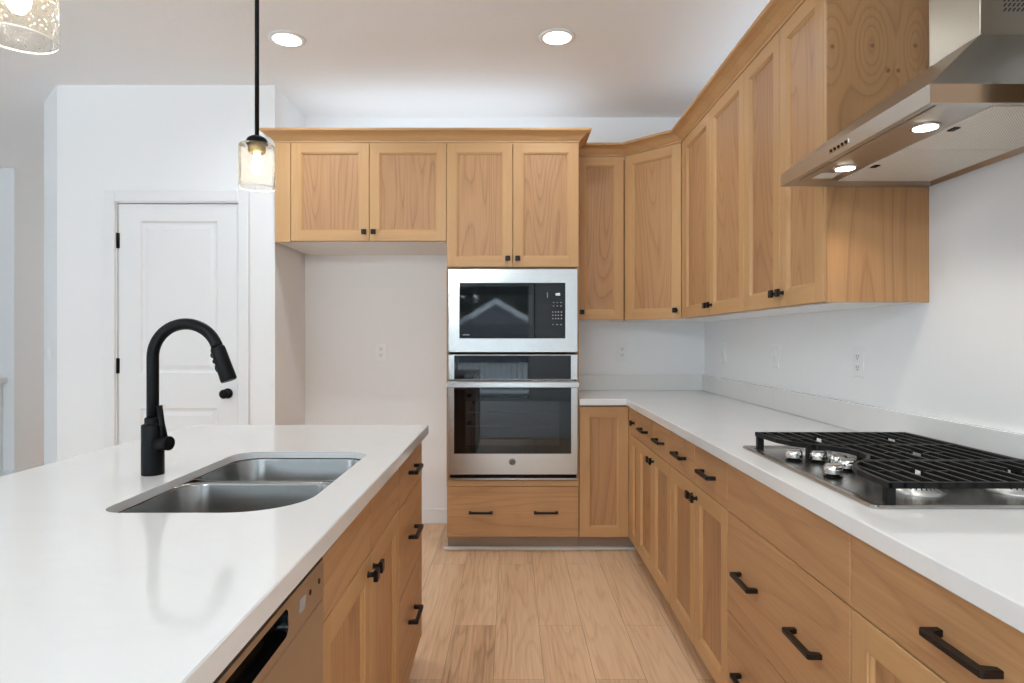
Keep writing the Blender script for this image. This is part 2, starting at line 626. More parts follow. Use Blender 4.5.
def add_pull(parent, x, z, L=0.142, y=-DT):
    m = MB()
    h = L / 2
    p = 0.034
    t = 0.011
    poly = [(x - h, y), (x - h, y - p + 0.004), (x - h + 0.004, y - p), (x + h - 0.004, y - p), (x + h, y - p + 0.004), (x + h, y),
            (x + h - t - 0.003, y), (x + h - t - 0.006, y - p + t), (x - h + t + 0.006, y - p + t), (x - h + t + 0.003, y)]
    m.prism(poly, 'z', z - 0.006, z + 0.006, ch=0.0012)
    return m.build('pull', M['bronze'], parent)


def add_door(root, x0, x1, z0, z1, knob=None, s=0.058):
    """Shaker door with a stepped bead round the recessed panel."""
    m = MB()
    yf, c = -DT, 0.0018
    ox0, ox1, oz0, oz1 = x0 + c, x1 - c, z0 + c, z1 - c
    ix0, ix1, iz0, iz1 = x0 + s, x1 - s, z0 + s, z1 - s

    def rect(a, b, cc, d, y):
        return [(a, y, cc), (b, y, cc), (b, y, d), (a, y, d)]

    # front faces: stiles run full height, rails sit between them
    m.face(rect(ox0, ix0, oz0, oz1, yf), 0)
    m.face(rect(ix1, ox1, oz0, oz1, yf), 0)
    m.face(rect(ix0, ix1, oz0, iz0, yf), 1)
    m.face(rect(ix0, ix1, iz1, oz1, yf), 1)
    # outer chamfer, sides, back
    A = rect(ox0, ox1, oz0, oz1, yf)
    B = rect(x0, x1, z0, z1, yf + c)
    D = rect(x0, x1, z0, z1, 0)
    for P, Q in ((A, B), (B, D)):
        for i in range(4):
            j = (i + 1) % 4
            m.face([P[i], P[j], Q[j], Q[i]], 1 if i in (0, 2) else 0)
    m.face(list(reversed(D)), 0)
    # stepped bead round the opening
    st = [(0.0, 0.0), (0.0015, 0.0035), (0.0055, 0.0042), (0.0105, 0.0095), (0.0112, 0.0125)]
    R = [rect(ix0 + o, ix1 - o, iz0 + o, iz1 - o, yf + d) for o, d in st]
    for P, Q in zip(R[:-1], R[1:]):
        for i in range(4):
            j = (i + 1) % 4
            m.face([P[i], P[j], Q[j], Q[i]], 1 if i in (0, 2) else 0)
    d = m.build('door', [M['wood_v'], M['wood_h']], root)
    p = MB()
    p.box(ix0 + 0.0108, ix1 - 0.0108, yf + 0.0112, yf + 0.016, iz0 + 0.0108, iz1 - 0.0108)
    p.build('panel', M['panel'], d)
    if knob:
        add_knob(d, *knob)
    return d


def add_drawer(root, x0, x1, z0, z1, pulls=(), name='drawer', L=0.142):
    m = MB()
    m.box(x0, x1, -DT, 0, z0, z1, ch=0.002)
    d = m.build(name, M['slab'], root)
    for (x, z) in pulls:
        add_pull(d, x, z, L)
    return d


def add_shell(root, x0, x1, depth, z0, z1, top=True, bottom_white=False, t=0.018, name='carcass', y0=0.001):
    m = MB()
    m.box(x0, x0 + t, y0, depth, z0, z1)
    m.box(x1 - t, x1, y0, depth, z0, z1)
    m.box(x0 + t, x1 - t, depth - 0.008, depth, z0, z1)
    zb = z0 + (0.004 if bottom_white else 0.0)
    m.box(x0 + t, x1 - t, y0, depth - 0.008, zb, zb + t)
    if top:
        m.box(x0 + t, x1 - t, y0, depth - 0.008, z1 - t, z1)
    o = m.build(name, M['wood_v'], root)
    if bottom_white:
        b = MB()
        b.box(x0 + 0.004, x1 - 0.004, y0 + 0.012, depth, z0 - 0.004, z0 - 0.0002)
        b.build('bottom_panel', M['white_board'], root)
    return o


def add_toe(root, x0, x1, z=0.088, y=0.06):
    m = MB()
    m.box(x0, x1, y, y + 0.016, 0.0, z)
    return m.build('toe_kick', M['toe'], root)


# ================================================================== ROOM SHELL
XW = 1.335      # right wall
YB = 4.403      # back wall
YF = 3.787      # tall and base door faces on the back wall
XL, YR = -7.0, -5.5

m = MB(); m.box(XL - 0.2, XW + 0.15, YR - 0.15, 9.2, -0.1, 0.0); struct('floor', m, M['floor'])
m = MB(); m.box(XL, XW, YR, -0.6, 0.0, 0.012); m.box(XL, -3.2, -0.6, 5.7, 0.0, 0.012); struct('floor_neutral_bounce', m, M['bounce_floor'])  # unseen pale floor added behind the view for neutral bounce
m = MB(); m.box(XL - 0.2, XW + 0.15, YR - 0.15, 9.2, CEIL, CEIL + 0.1); struct('ceiling', m, M['ceiling'])
m = MB(); m.box(XW, XW + 0.12, YR, YB + 0.12, 0, CEIL); struct('wall_right', m, M['wall'])
m = MB(); m.box(-1.413, XW, YB, YB + 0.12, 0, CEIL); struct('wall_back', m, M['wall'])
m = MB(); m.box(-1.53, -1.413, 3.9601, YB + 0.12, 0, CEIL); struct('wall_alcove', m, M['wall'])
# pantry wall with the door opening, and its 45 degree corner running back to the hall
DX0, DX1, DZ = -2.361, -1.635, 2.082
m = MB()
YP = 3.84
m.box(-2.72, DX0 - 0.012, YP, YP + 0.12, 0, CEIL)
m.box(DX1 + 0.012, -1.413, YP, YP + 0.12, 0, CEIL)
m.box(DX0 - 0.012, DX1 + 0.012, YP, YP + 0.12, DZ + 0.012, CEIL)
struct('wall_pantry', m, M['wall'])
m = MB()
m.prism([(-2.7201, 3.84), (-3.01, 4.13), (-3.01, 9.0), (-2.9, 9.0), (-2.9, 4.18), (-2.7201, 3.99)], 'z', 0, CEIL)
struct('wall_angled', m, M['wall'])
m = MB(); m.box(-4.54, -4.42, 5.82, 9.0, 0, CEIL); m.box(XL, -4.42, 5.70, 5.82, 0, CEIL); struct('wall_hall', m, M['wall'])
m = MB(); m.box(-4.42, -3.01, 9.0, 9.12, 0, CEIL); struct('wall_hall_end', m, M['wall'])
# left wall with a wide window, rear wall with a sliding glass door
m = MB()
m.box(XL - 0.14, XL, YR, -3.6, 0, CEIL); m.box(XL - 0.14, XL, -1.0, 5.82, 0, CEIL)
m.box(XL - 0.14, XL, -3.6, -1.0, 0, 0.3); m.box(XL - 0.14, XL, -3.6, -1.0, 2.55, CEIL)
struct('wall_left', m, M['wall'])
m = MB()
m.box(XL, -5.6, YR - 0.14, YR, 0, CEIL); m.box(-4.2, -4.15, YR - 0.14, YR, 0, CEIL)
m.box(-5.6, -4.2, YR - 0.14, YR, 0, 0.4); m.box(-5.6, -4.2, YR - 0.14, YR, 2.55, CEIL)
m.box(0.42, XW, YR - 0.14, YR, 0, CEIL); m.box(-4.15, 0.42, YR - 0.14, YR, 2.4, CEIL)
struct('wall_rear', m, M['wall'])


def window(name, axis, fixed, a0, a1, z0, z1, mull):
    m = MB()
    w = 0.05
    def bar(p0, p1, q0, q1):
        if axis == 'x':
            m.box(p0, p1, fixed - 0.10, fixed - 0.04, q0, q1)
        else:
            m.box(fixed - 0.10, fixed - 0.04, p0, p1, q0, q1)
    bar(a0, a1, z0, z0 + w); bar(a0, a1, z1 - w, z1)
    bar(a0, a0 + w, z0 + w, z1 - w); bar(a1 - w, a1, z0 + w, z1 - w)
    for q in mull:
        bar(q - w / 2, q + w / 2, z0 + w, z1 - w)
    fr = struct(name, m, M['trim'])
    g = MB()
    if axis == 'x':
        g.box(a0 + w, a1 - w, fixed - 0.074, fixed - 0.068, z0 + w, z1 - w)
    else:
        g.box(fixed - 0.074, fixed - 0.068, a0 + w, a1 - w, z0 + w, z1 - w)
    g.build('pane', M['pane'], fr)


window('window_1', 'x', YR, -4.15, 0.42, 0.0, 2.4, [-2.6, -1.1])
window('window_2', 'y', XL, -3.6, -1.0, 0.3, 2.55, [-2.3])
window('window_3', 'x', YR, -5.6, -4.2, 0.4, 2.55, [])

# baseboards
m = MB(); m.box(-1.395, -0.40, YB - 0.014, YB, 0, 0.10, ch=0.003); struct('baseboard_back', m, M['trim'])
m = MB(); m.box(-1.413, -1.399, YP + 0.02, YB - 0.015, 0, 0.10, ch=0.003); struct('baseboard_alcove', m, M['trim'])
m = MB(); m.box(-2.72, DX0 - 0.073, YP - 0.014, YP, 0, 0.10, ch=0.003); m.box(DX1 + 0.073, -1.413, YP - 0.014, YP, 0, 0.10, ch=0.003)
struct('baseboard_pantry', m, M['trim'])
m = MB(); m.box(XL, -4.42, 5.686, 5.70, 0, 0.10, ch=0.003); m.box(-4.42, -4.406, 5.70, 9.0, 0, 0.10, ch=0.003)
struct('baseboard_hall', m, M['trim'])

# pantry door: jamb and casing, then the two-panel slab
m = MB()
m.box(DX0 - 0.012, DX0 - 0.0005, YP - 0.001, YP + 0.12, 0, DZ); m.box(DX1 + 0.0005, DX1 + 0.012, YP - 0.001, YP + 0.12, 0, DZ)
m.box(DX0 - 0.012, DX1 + 0.012, YP - 0.001, YP + 0.12, DZ + 0.0005, DZ + 0.012)
m.box(DX0 - 0.070, DX0 - 0.006, YP - 0.016, YP, 0, DZ + 0.074, ch=0.003)
m.box(DX1 + 0.006, DX1 + 0.070, YP - 0.016, YP, 0, DZ + 0.074, ch=0.003)
m.box(DX0 - 0.006, DX1 + 0.006, YP - 0.016, YP, DZ + 0.006, DZ + 0.074, ch=0.003)
m.box(DX0, DX0 + 0.010, YP + 0.048, YP + 0.06, 0, DZ); m.box(DX1 - 0.010, DX1, YP + 0.048, YP + 0.06, 0, DZ); m.box(DX0, DX1, YP + 0.048, YP + 0.06, DZ - 0.010, DZ)
struct('trim_1', m, M['trim'])

m = MB()
dy = YP + 0.008
a0, a1, b0, b1 = DX0 + 0.004, DX1 - 0.004, 0.01, DZ - 0.005
panels = [(-2.225, -1.763, 1.062, 1.974), (-2.225, -1.763, 0.22, 0.850)]
outer = [(a0, dy, b0), (a1, dy, b0), (a1, dy, b1), (a0, dy, b1)]
holes = [[(p0, dy, q0), (p1, dy, q0), (p1, dy, q1), (p0, dy, q1)] for p0, p1, q0, q1 in panels]
fill_holes(m, [outer] + holes)
for p0, p1, q0, q1 in panels:
    st = [(0, 0), (0.010, 0.009), (0.022, 0.010), (0.046, 0.004)]
    R = [[(p0 + o, dy + d, q0 + o), (p1 - o, dy + d, q0 + o), (p1 - o, dy + d, q1 - o), (p0 + o, dy + d, q1 - o)] for o, d in st]
    m.rings(R, False, True, smooth=False)
bk = [(x, dy + 0.035, z) for x, y, z in outer]
m.rings([outer, bk], False, True, smooth=False)
door1 = struct('door_1', m, M['trim'])
bmesh_fix = None
for hz in (1.857, 1.105, 0.30):
    h = MB()
    h.lathe((DX0 + 0.001, dy - 0.006, hz), [(0.0065, -0.046), (0.0065, 0.046)], n=12)
    h.box(DX0 + 0.003, DX0 + 0.012, dy - 0.0025, dy - 0.0002, hz - 0.045, hz + 0.045)
    h.build('hinge', M['black'], door1)
k = MB()
k.lathe((-1.700, dy, 0.939), [(0.031, 0.0), (0.031, -0.006), (0.026, -0.011), (0.012, -0.014), (0.011, -0.030), (0.020, -0.036), (0.0275, -0.047), (0.028, -0.056), (0.022, -0.064), (0.008, -0.067)], axis='y', n=24)
k.build('door_knob', M['black'], door1)

# hall ledge seen at the far left
m = MB(); m.box(-6.2, -4.475, 5.50, 5.698, 0.875, 0.925, ch=0.008); m.box(-6.2, -4.52, 5.58, 5.698, 0.0, 0.875)
tag(m.build('ledge_cap', M['trim']), 'white ledge sticking out of the far hallway wall at the left edge', 'ledge')


# ================================================================== UPPER CABINETS ON THE BACK WALL
ZB, ZT = 1.387, 2.427       # upper door bottom and top
g = 0.0016
FC = YF + DT                # carcass front plane on the back wall

r = thing('upper_cabinet', 'short two-door wooden cabinet high over the empty refrigerator alcove', 'cabinet', (-1.395, FC, 1.846))
w0 = 0.094
add_shell(r, 0.0, 1.0165, YB - FC - 0.003, 0.0, 0.581, bottom_white=True)
f = MB(); f.box(0.0, w0 - g, -DT, 0.0005, -0.006, 0.581, ch=0.0015); f.build('filler_stile', M['wood_v'], r)
mid = (369.2 - 510.5) / 169 + 1.395
add_door(r, w0 + g, mid - g, 0.0, 0.581, (mid - 0.028, 0.052))
add_door(r, mid + g, 1.017 - g, 0.0, 0.581, (mid + 0.028, 0.052))

# tall oven cabinet
TX0, TX1 = -0.378, 0.4045
r = thing('oven_cabinet', 'tall wooden cabinet housing microwave and wall oven, doors above and drawer below', 'cabinet', (TX0, FC, 0.0))
tw = TX1 - TX0
dp = YB - FC
m = MB()
m.box(0, 0.018, 0.001, dp, 0.088, 2.427); m.box(tw - 0.018, tw, 0.001, dp, 0.088, 2.427)
m.box(0.018, tw - 0.018, dp - 0.008, dp, 0.088, 2.427)
for z in (0.088, 0.372, 1.145, 1.688, 2.409):
    m.box(0.018, tw - 0.018, 0.001, dp - 0.008, z, z + 0.018)
m.build('carcass', M['wood_v'], r)
m = MB()
m.box(0, 0.0065, -0.020, 0.0005, 0.392, 1.688, ch=0.001); m.box(tw - 0.0065, tw, -0.020, 0.0005, 0.392, 1.688, ch=0.001)
m.box(0.0, tw, -0.016, 0.0005, 0.394, 0.428, ch=0.001, mi=1)
m.build('face_frame', [M['wood_v'], M['wood_h']], r)
c = tw / 2 + 0.0
c = (512.8 - 510.5) / 169 - TX0
add_door(r, 0.001, c - g, 1.692, 2.427, (c - 0.029, 1.742))
add_door(r, c + g, tw - 0.001, 1.692, 2.427, (c + 0.029, 1.742))
add_drawer(r, 0.002, tw - 0.002, 0.096, 0.392, [((480.5 - 510.5) / 170.5 - TX0, 0.243), ((546 - 510.5) / 170.5 - TX0, 0.243)])
add_toe(r, 0.0, tw, 0.088)

# single-door upper next to the tall cabinet
YU = 4.07
UC = YU + DT
r = thing('upper_cabinet', 'narrow single-door upper cabinet between the oven cabinet and the diagonal corner cabinet', 'cabinet', (TX1 + 0.002, UC, ZB))
w = 0.722 - TX1 - 0.002
add_shell(r, 0, w, YB - UC, 0, ZT - ZB, bottom_white=True)
add_door(r, 0.012, w - g, 0.0, ZT - ZB, (0.047, 0.05))
# diagonal corner upper
XU = 1.01
a, b = Vector((0.722, YU)), Vector((XU, 3.782))
L = (b - a).length
ang = math.atan2(b.y - a.y, b.x - a.x)
nrm = Vector((-math.sin(ang), math.cos(ang)))      # into the cabinet
root_xy = a + nrm * DT
r = thing('corner_cabinet', 'diagonal corner upper cabinet with one door where the two cabinet runs meet', 'cabinet', (root_xy.x, root_xy.y, ZB), ang)
inv = lambda X, Y: ((X - root_xy.x) * math.cos(-ang) - (Y - root_xy.y) * math.sin(-ang), (X - root_xy.x) * math.sin(-ang) + (Y - root_xy.y) * math.cos(-ang))
m = MB()
poly = [(0.004, 0.001), (L - 0.004, 0.001), inv(XW - 0.002, 3.79), inv(XW - 0.002, YB - 0.002), inv(0.727, YB - 0.002)]
m.prism(poly, 'z', 0.004, ZT - ZB)
m.build('carcass', M['wood_v'], r)
m = MB(); m.prism(poly, 'z', -0.004, 0.0038); m.build('bottom_panel', M['white_board'], r)
add_door(r, 0.003, L - 0.003, 0.0, ZT - ZB, (L - 0.033, 0.05))

# ---------------------------------------------------------------- right-hand uppers (root at far end, local x towards the camera)
RZ = -PI / 2
XC = XU + DT
dpu = XW - XC - 0.001


def right_upper(label, y_far, y_mid, y_near, end=False, pad_far=0.0, pad_near=0.0):
    r = thing('upper_cabinet', label, 'cabinet', (XC, y_far, ZB), RZ)
    W = y_far - y_near
    mm = y_far - y_mid
    add_shell(r, 0, W, dpu, 0, ZT - ZB, bottom_white=True)
    add_door(r, pad_far + g, mm - g, 0, ZT - ZB, (mm - 0.030, 0.05))
    add_door(r, mm + g, W - pad_near - g, 0, ZT - ZB, (mm + 0.030, 0.05))
    return r


r = right_upper('wide two-door upper cabinet on the right wall next to the diagonal corner', 3.776, 3.244, 2.771, pad_far=0.04)
f = MB(); f.box(0.0, 0.0395, -DT, 0.0005, 0.0, ZT - ZB, ch=0.001); f.build('filler_stile', M['wood_v'], r)
r = right_upper('two-door upper cabinet on the right wall beside the range hood', 2.7695, 2.403, 2.046, pad_near=0.020)
W = 2.7695 - 2.046
f = MB(); f.box(W - 0.018, W - 0.0006, -DT, 0.0005, 0.0, ZT - ZB, ch=0.001); f.build('filler_stile', M['wood_v'], r)
# knotty end panel facing the camera: knots given in the panel's local space
kn = []
Lp = lambda px, py: (W, (px - 510.5) * 2.036 / 640 - XC, 1.266 + (339 - py) * 2.036 / 640 - ZB)
for px, py, rr_, el, am in ((873, 45, 0.050, 2.6, 0.42), (916, 45, 0.030, 2.6, 0.25), (833, 46, 0.04, 2.8, 0.25)):
    p = Lp(px, py)
    kn.append((p[0], p[1], p[2], rr_, el, am))
for px, py in ((889, 70), (899, 70)):
    p = Lp(px, py)
    kn.append((p[0], p[1], p[2], 0.008, 1.6, 0.12))
M['knotty'] = wood('knotty_end_panel', 'z', (0.49, 0.262, 0.118), (0.26, 0.115, 0.043), ring=0.42, rings=13, stretch=0.14, scale=3.6, fiber=0.3, knots=kn)
f = MB(); f.box(W - 0.0005, W + 0.006, -DT - 0.0004, dpu, -0.004, ZT - ZB); f.build('end_panel', M['knotty'], r)

r = thing('upper_cabinet', 'upper cabinet on the near side of the range hood, cut off by the right edge', 'cabinet', (XC, 1.259, ZB), RZ)
add_shell(r, 0, 0.76, dpu, 0, ZT - ZB, bottom_white=True)
add_door(r, g, 0.38 - g, 0, ZT - ZB, (0.35, 0.05))
add_door(r, 0.38 + g, 0.76 - g, 0, ZT - ZB, (0.41, 0.05))

# ---------------------------------------------------------------- crown mouldings
zc = ZT + 0.001
prof = [(-0.012, zc), (0.003, zc), (0.005, zc + 0.010), (0.012, zc + 0.014), (0.020, zc + 0.023), (0.032, zc + 0.036), (0.048, zc + 0.046), (0.060, zc + 0.050),
        (0.066, zc + 0.053), (0.068, zc + 0.057), (0.068, zc + 0.066), (-0.012, zc + 0.066)]
m = MB()
sweep_profile(m, [(-1.395, 3.838), (-1.395, YF), (TX1, YF), (TX1, 3.9995)], prof)
tag(m.build('crown_molding', M['wood_h']), 'wooden crown molding along the top of the oven and refrigerator cabinets', 'crown molding')
m = MB()
sweep_profile(m, [(TX1 + 0.014, YU), (0.722, YU), (XU, 3.782), (XU, 2.040), (XW - 0.003, 2.040)], prof)
tag(m.build('crown_molding', M['wood_h']), 'wooden crown molding bending round the corner and along the right upper cabinets', 'crown molding')
m = MB()
sweep_profile(m, [(XW - 0.003, 1.259), (XU, 1.259), (XU, 0.5)], prof)
tag(m.build('crown_molding', M['wood_h']), 'wooden crown molding on the upper cabinet at the right edge', 'crown molding')


# ================================================================== BASE CABINETS
ZD0, ZD1 = 0.093, 0.866      # front bottom and top
DB = 0.712                    # bottom of the drawer row
XF = 0.70
BC = XF + DT
ZK = 0.088
ZCB = 0.869                   # carcass top

r = thing('base_cabinet', 'single-door base cabinet beside the oven cabinet under the back counter', 'cabinet', (TX1 + 0.001, FC, 0))
w = XF - 0.0015 - TX1
add_shell(r, 0, w - 0.012, YB - FC - 0.002, ZK, ZCB, top=False)
add_door(r, 0.004, w - 0.0005, ZD0, ZD1)
add_toe(r, 0, w + 0.075, ZK)

m = MB(); m.box(-0.402, 0.752, FC + 0.030, FC + 0.059, 0.0, 0.016, ch=0.004)
tag(m.build('shoe_strip', M['pale_strip']), 'pale strip lying along the floor under the oven cabinet', 'trim strip')


def right_base(label, y_far, y_near, name='base_cabinet'):
    return thing(name, label, 'cabinet', (BC, y_far, 0), RZ)


dpb = XW - BC - 0.002
# narrow corner
r = right_base('narrow base cabinet with small drawer and door tucked into the corner', 3.786, 3.512)
W = 3.786 - 3.512
add_shell(r, 0.03, W, dpb, ZK, ZCB, top=False)
f = MB(); f.box(0.0, 0.055, -DT, 0.0005, ZD0, ZD1, ch=0.001); f.build('filler_stile', M['wood_v'], r)
d = add_drawer(r, 0.058, W - g, DB + 0.003, ZD1)
add_knob(d, 0.165, 0.79)
add_door(r, 0.058, W - g, ZD0, DB)
add_toe(r, -0.055, W, ZK)
for label, yf, yn in (('two-drawer two-door base cabinet on the right run nearest the corner', 3.511, 2.801),
                      ('two-drawer two-door base cabinet on the right run adjoining the cooktop drawers', 2.800, 2.069)):
    r = right_base(label, yf, yn)
    W = yf - yn
    c = W / 2
    add_shell(r, 0, W, dpb, ZK, ZCB, top=False)
    add_drawer(r, g, c - g, DB + 0.003, ZD1, [(c / 2, 0.789)])
    add_drawer(r, c + g, W - g, DB + 0.003, ZD1, [(c * 1.5, 0.789)])
    add_door(r, g, c - g, ZD0, DB, (c - 0.030, DB - 0.045))
    add_door(r, c + g, W - g, ZD0, DB, (c + 0.030, DB - 0.045))
    add_toe(r, 0, W, ZK)
yf, yn = 2.068, 1.3185
r = right_base('wide drawer base cabinet with a blank top panel directly below the gas cooktop', yf, yn)
W = yf - yn
add_shell(r, 0, W, dpb, ZK, ZCB, top=False)
add_drawer(r, g, W - g, DB + 0.003, ZD1, name='blank_front')
add_drawer(r, g, W - g, 0.394, DB, [(W / 2 - 0.187, 0.551), (W / 2 + 0.187, 0.551)])
add_drawer(r, g, W - g, ZD0, 0.391, [(W / 2 - 0.187, 0.243), (W / 2 + 0.187, 0.243)])
add_toe(r, 0, W, ZK)
yf, yn = 1.3175, 0.638
r = right_base('nearest base cabinet on the right with one wide drawer over doors', yf, yn)
W = yf - yn
add_shell(r, 0, W, dpb, ZK, ZCB, top=False)
add_drawer(r, g, W - g, DB + 0.003, ZD1, [(W / 2, 0.789)])
add_door(r, g, W / 2 - g, ZD0, DB, (W / 2 - 0.03, DB - 0.12))
add_door(r, W / 2 + g, W - g, ZD0, DB, (W / 2 + 0.03, DB - 0.12))
add_toe(r, 0, W, ZK)


# ---------------------------------------------------------------- counters
def counter(name, poly, holes, zt, apron, slab=0.020, lip=0.036, c=0.0022, parent=None):
    """poly walks counter-clockwise; the slab is thin inside and has a mitred apron round its edge."""
    m = MB()
    top = offset_poly(poly, -c)
    inn = offset_poly(poly, -lip)
    P3 = lambda pts, z: [(p[0], p[1], z) for p in pts]
    fill_holes(m, [P3(top, zt)] + [P3(h, zt) for h in holes])
    m.rings([P3(top, zt), P3(poly, zt - c), P3(poly, zt - apron + c), P3(top, zt - apron), P3(inn, zt - apron), P3(inn, zt - slab)], False, False, smooth=False)
    for h in holes:
        m.rings([P3(h, zt), P3(h, zt - slab)], False, False, smooth=False)
    fill_holes(m, [P3(inn, zt - slab)] + [P3(h, zt - slab) for h in holes], flip=True)
    bmesh.ops.remove_doubles(m.bm, verts=m.bm.verts[:], dist=0.00005)
    o = m.build(name, M['quartz'], parent)
    return o


ZC = 0.914
XE = 0.677
o = counter('countertop', [(TX1 + 0.001, 3.757), (XE, 3.757), (XE, 0.55), (XW - 0.001, 0.55), (XW - 0.001, YB - 0.001), (TX1 + 0.001, YB - 0.001)], [], ZC, 0.038)
tag(o, 'white quartz L-shaped countertop running along the back and right walls', 'countertop')
m = MB()
m.box(TX1 + 0.002, XW - 0.0215, YB - 0.021, YB - 0.001, ZC + 0.0005, ZC + 0.106, ch=0.0015)
tag(m.build('backsplash', M['quartz']), 'low white backsplash strip on the back wall beside the oven', 'backsplash')
m = MB()
m.box(XW - 0.021, XW - 0.001, 0.55, YB - 0.001, ZC + 0.0005, ZC + 0.106, ch=0.0015)
tag(m.build('backsplash', M['quartz']), 'long low white backsplash strip on the right wall behind the cooktop', 'backsplash')


def rrect(x0, x1, y0, y1, r, n=8):
    """Rounded rectangle, counter-clockwise; r = radii for (x0,y0),(x1,y0),(x1,y1),(x0,y1)."""
    out = []
    for (cx, cy, rad, a0) in ((x0, y0, r[0], PI), (x1, y0, r[1], 1.5 * PI), (x1, y1, r[2], 0), (x0, y1, r[3], 0.5 * PI)):
        sx = 1 if cx == x0 else -1
        sy = 1 if cy == y0 else -1
        for i in range(n + 1):
            a = a0 + (PI / 2) * i / n
            out.append((cx + sx * rad + rad * math.cos(a), cy + sy * rad + rad * math.sin(a)))
    return out


SX0, SX1, SY0, SY1 = -0.842, -0.437, 1.296, 2.000
hole = rrect(SX0, SX1, SY0, SY1, (0.05, 0.15, 0.075, 0.075), 10)
o = counter('island_countertop', [(-1.306, 0.10), (-0.336, 0.10), (-0.336, 2.622), (-1.306, 2.622)], [list(reversed(hole))], ZC, 0.038)
tag(o, 'white quartz island countertop with the sink cut into it', 'countertop')

# ---------------------------------------------------------------- island cabinets (front faces +x, local x runs away from the camera)
XI = -0.353
IC = XI - DT
RI = PI / 2
dpi_ = 0.60


def island(name, label, cat, y_near):
    return thing(name, label, cat, (IC, y_near, 0), RI)


y0, y1 = 2.036, 2.548
r = island('island_cabinet', 'three-drawer island cabinet at the far end of the island', 'cabinet', y0)
W = y1 - y0
add_shell(r, 0, W - 0.0195, dpi_, ZK, 0.867, top=False)
f = MB(); f.prism([(-DT, ZK), (0.06, ZK), (0.06, 0.0), (dpi_, 0.0), (dpi_, 0.867), (-DT, 0.867)], 'x', W - 0.019, W, ch=0.001); f.build('end_panel', M['wood_v'], r)
wd = W - 0.021
add_drawer(r, g, wd, 0.726, 0.862, [(wd / 2, 0.803)])
add_drawer(r, g, wd, 0.431, 0.722, [(wd / 2, 0.580)])
add_drawer(r, g, wd, ZD0, 0.427, [(wd / 2, 0.285)])
add_toe(r, 0, wd, ZK)

y0, y1 = 1.197, 2.035
r = island('island_cabinet', 'two-door island cabinet below the double sink', 'cabinet', y0)
W = y1 - y0
add_shell(r, 0, W, dpi_, ZK, 0.867, top=False)
c = W / 2
add_drawer(r, g, c - g, 0.730, 0.862, name='false_front')
add_drawer(r, c + g, W - g, 0.730, 0.862, name='false_front')
add_door(r, g, c - g, ZD0, 0.726, (c - 0.030, 0.682))
add_door(r, c + g, W - g, ZD0, 0.726, (c + 0.030, 0.682))
add_toe(r, 0, W, ZK)

y0 = 0.135
r = island('island_cabinet', 'nearest island cabinet, mostly below the frame beside the dishwasher', 'cabinet', y0)
W = 0.583 - y0
add_shell(r, 0, W, dpi_, ZK, 0.867, top=False)
add_door(r, g, W - g, ZD0, 0.862)
add_toe(r, 0, W, ZK)

y0, y1 = 0.585, 1.195
r = island('dishwasher', 'stainless steel dishwasher built into the island beside the sink cabinet', 'dishwasher', y0)
W = y1 - y0
m = MB(); m.box(0.008, W - 0.008, 0.004, 0.57, 0.10, 0.855); m.build('tub_housing', M['alu'], r)
m = MB(); m.box(0.004, W - 0.004, -0.026, 0.003, 0.105, 0.786, ch=0.003); m.build('door', M['dw_steel'], r)
# control panel with a pocket handle
m = MB()
yf = -0.026
px0, px1, pz0, pz1 = 0.155, 0.418, 0.803, 0.847
outer = [(0.004, yf, 0.788), (W - 0.004, yf, 0.788), (W - 0.004, yf, 0.858), (0.004, yf, 0.858)]
rr2 = [(x, yf, z) for x, z in rrect(px0, px1, pz0, pz1, (0.014,) * 4, 6)]
fill_holes(m, [outer, list(reversed(rr2))])
m.rings([outer, [(x, 0.003, z) for x, y, z in outer]], False, True, smooth=False)
cp = m.build('control_panel', M['dw_steel'], r)
m = MB()
rr3 = [(x, yf + 0.022, z) for x, z in rrect(px0 + 0.004, px1 - 0.004, pz0 + 0.003, pz1 - 0.003, (0.012,) * 4, 6)]
m.rings([rr2, rr3], False, True, smooth=False)
m.build('pocket_handle', M['black_glass'], cp)
m = MB(); m.box(0.470, 0.500, yf - 0.0006, yf + 0.002, 0.812, 0.835); m.build('energy_label', M['gray_print'], cp)
for x in (0.527, 0.578):
    m = MB(); m.lathe((x, yf, 0.826), [(0.005, 0.0005), (0.005, -0.001)], axis='y', n=12)
    m.build('button', M['black'], cp)
m = MB(); m.box(0.004, W - 0.004, 0.055, 0.07, 0.0, 0.098); m.build('toe_kick', M['toe'], r)

m = MB(); m.box(-1.02, IC - dpi_ - 0.002, 0.135, 2.53, 0.0, 0.867)
tag(m.build('island_back_panel', M['wood_v']), 'wooden back panel of the island facing the seating side', 'panel')

# ---------------------------------------------------------------- sink
r = thing('kitchen_sink', 'double-bowl stainless steel sink set under the island countertop', 'sink', (-0.64, 1.65, 0.66))
m = MB(r.location)
zr = ZC - 0.0205
ybm = 1.672


def bowl(x0, x1, y0, y1, r4):
    rs = []
    for (ins, z, kr) in ((-0.012, zr, 1.06), (0.0, zr - 0.001, 1.0), (0.001, zr - 0.006, 1.0), (0.010, zr - 0.17, 0.95), (0.018, zr - 0.195, 0.9), (0.038, zr - 0.208, 0.75), (0.07, zr - 0.212, 0.5)):
        rs.append([(x, y, z) for x, y in rrect(x0 + ins, x1 - ins, y0 + ins, y1 - ins, [q * kr for q in r4], 8)])
    m.rings(rs, False, True, smooth=True)


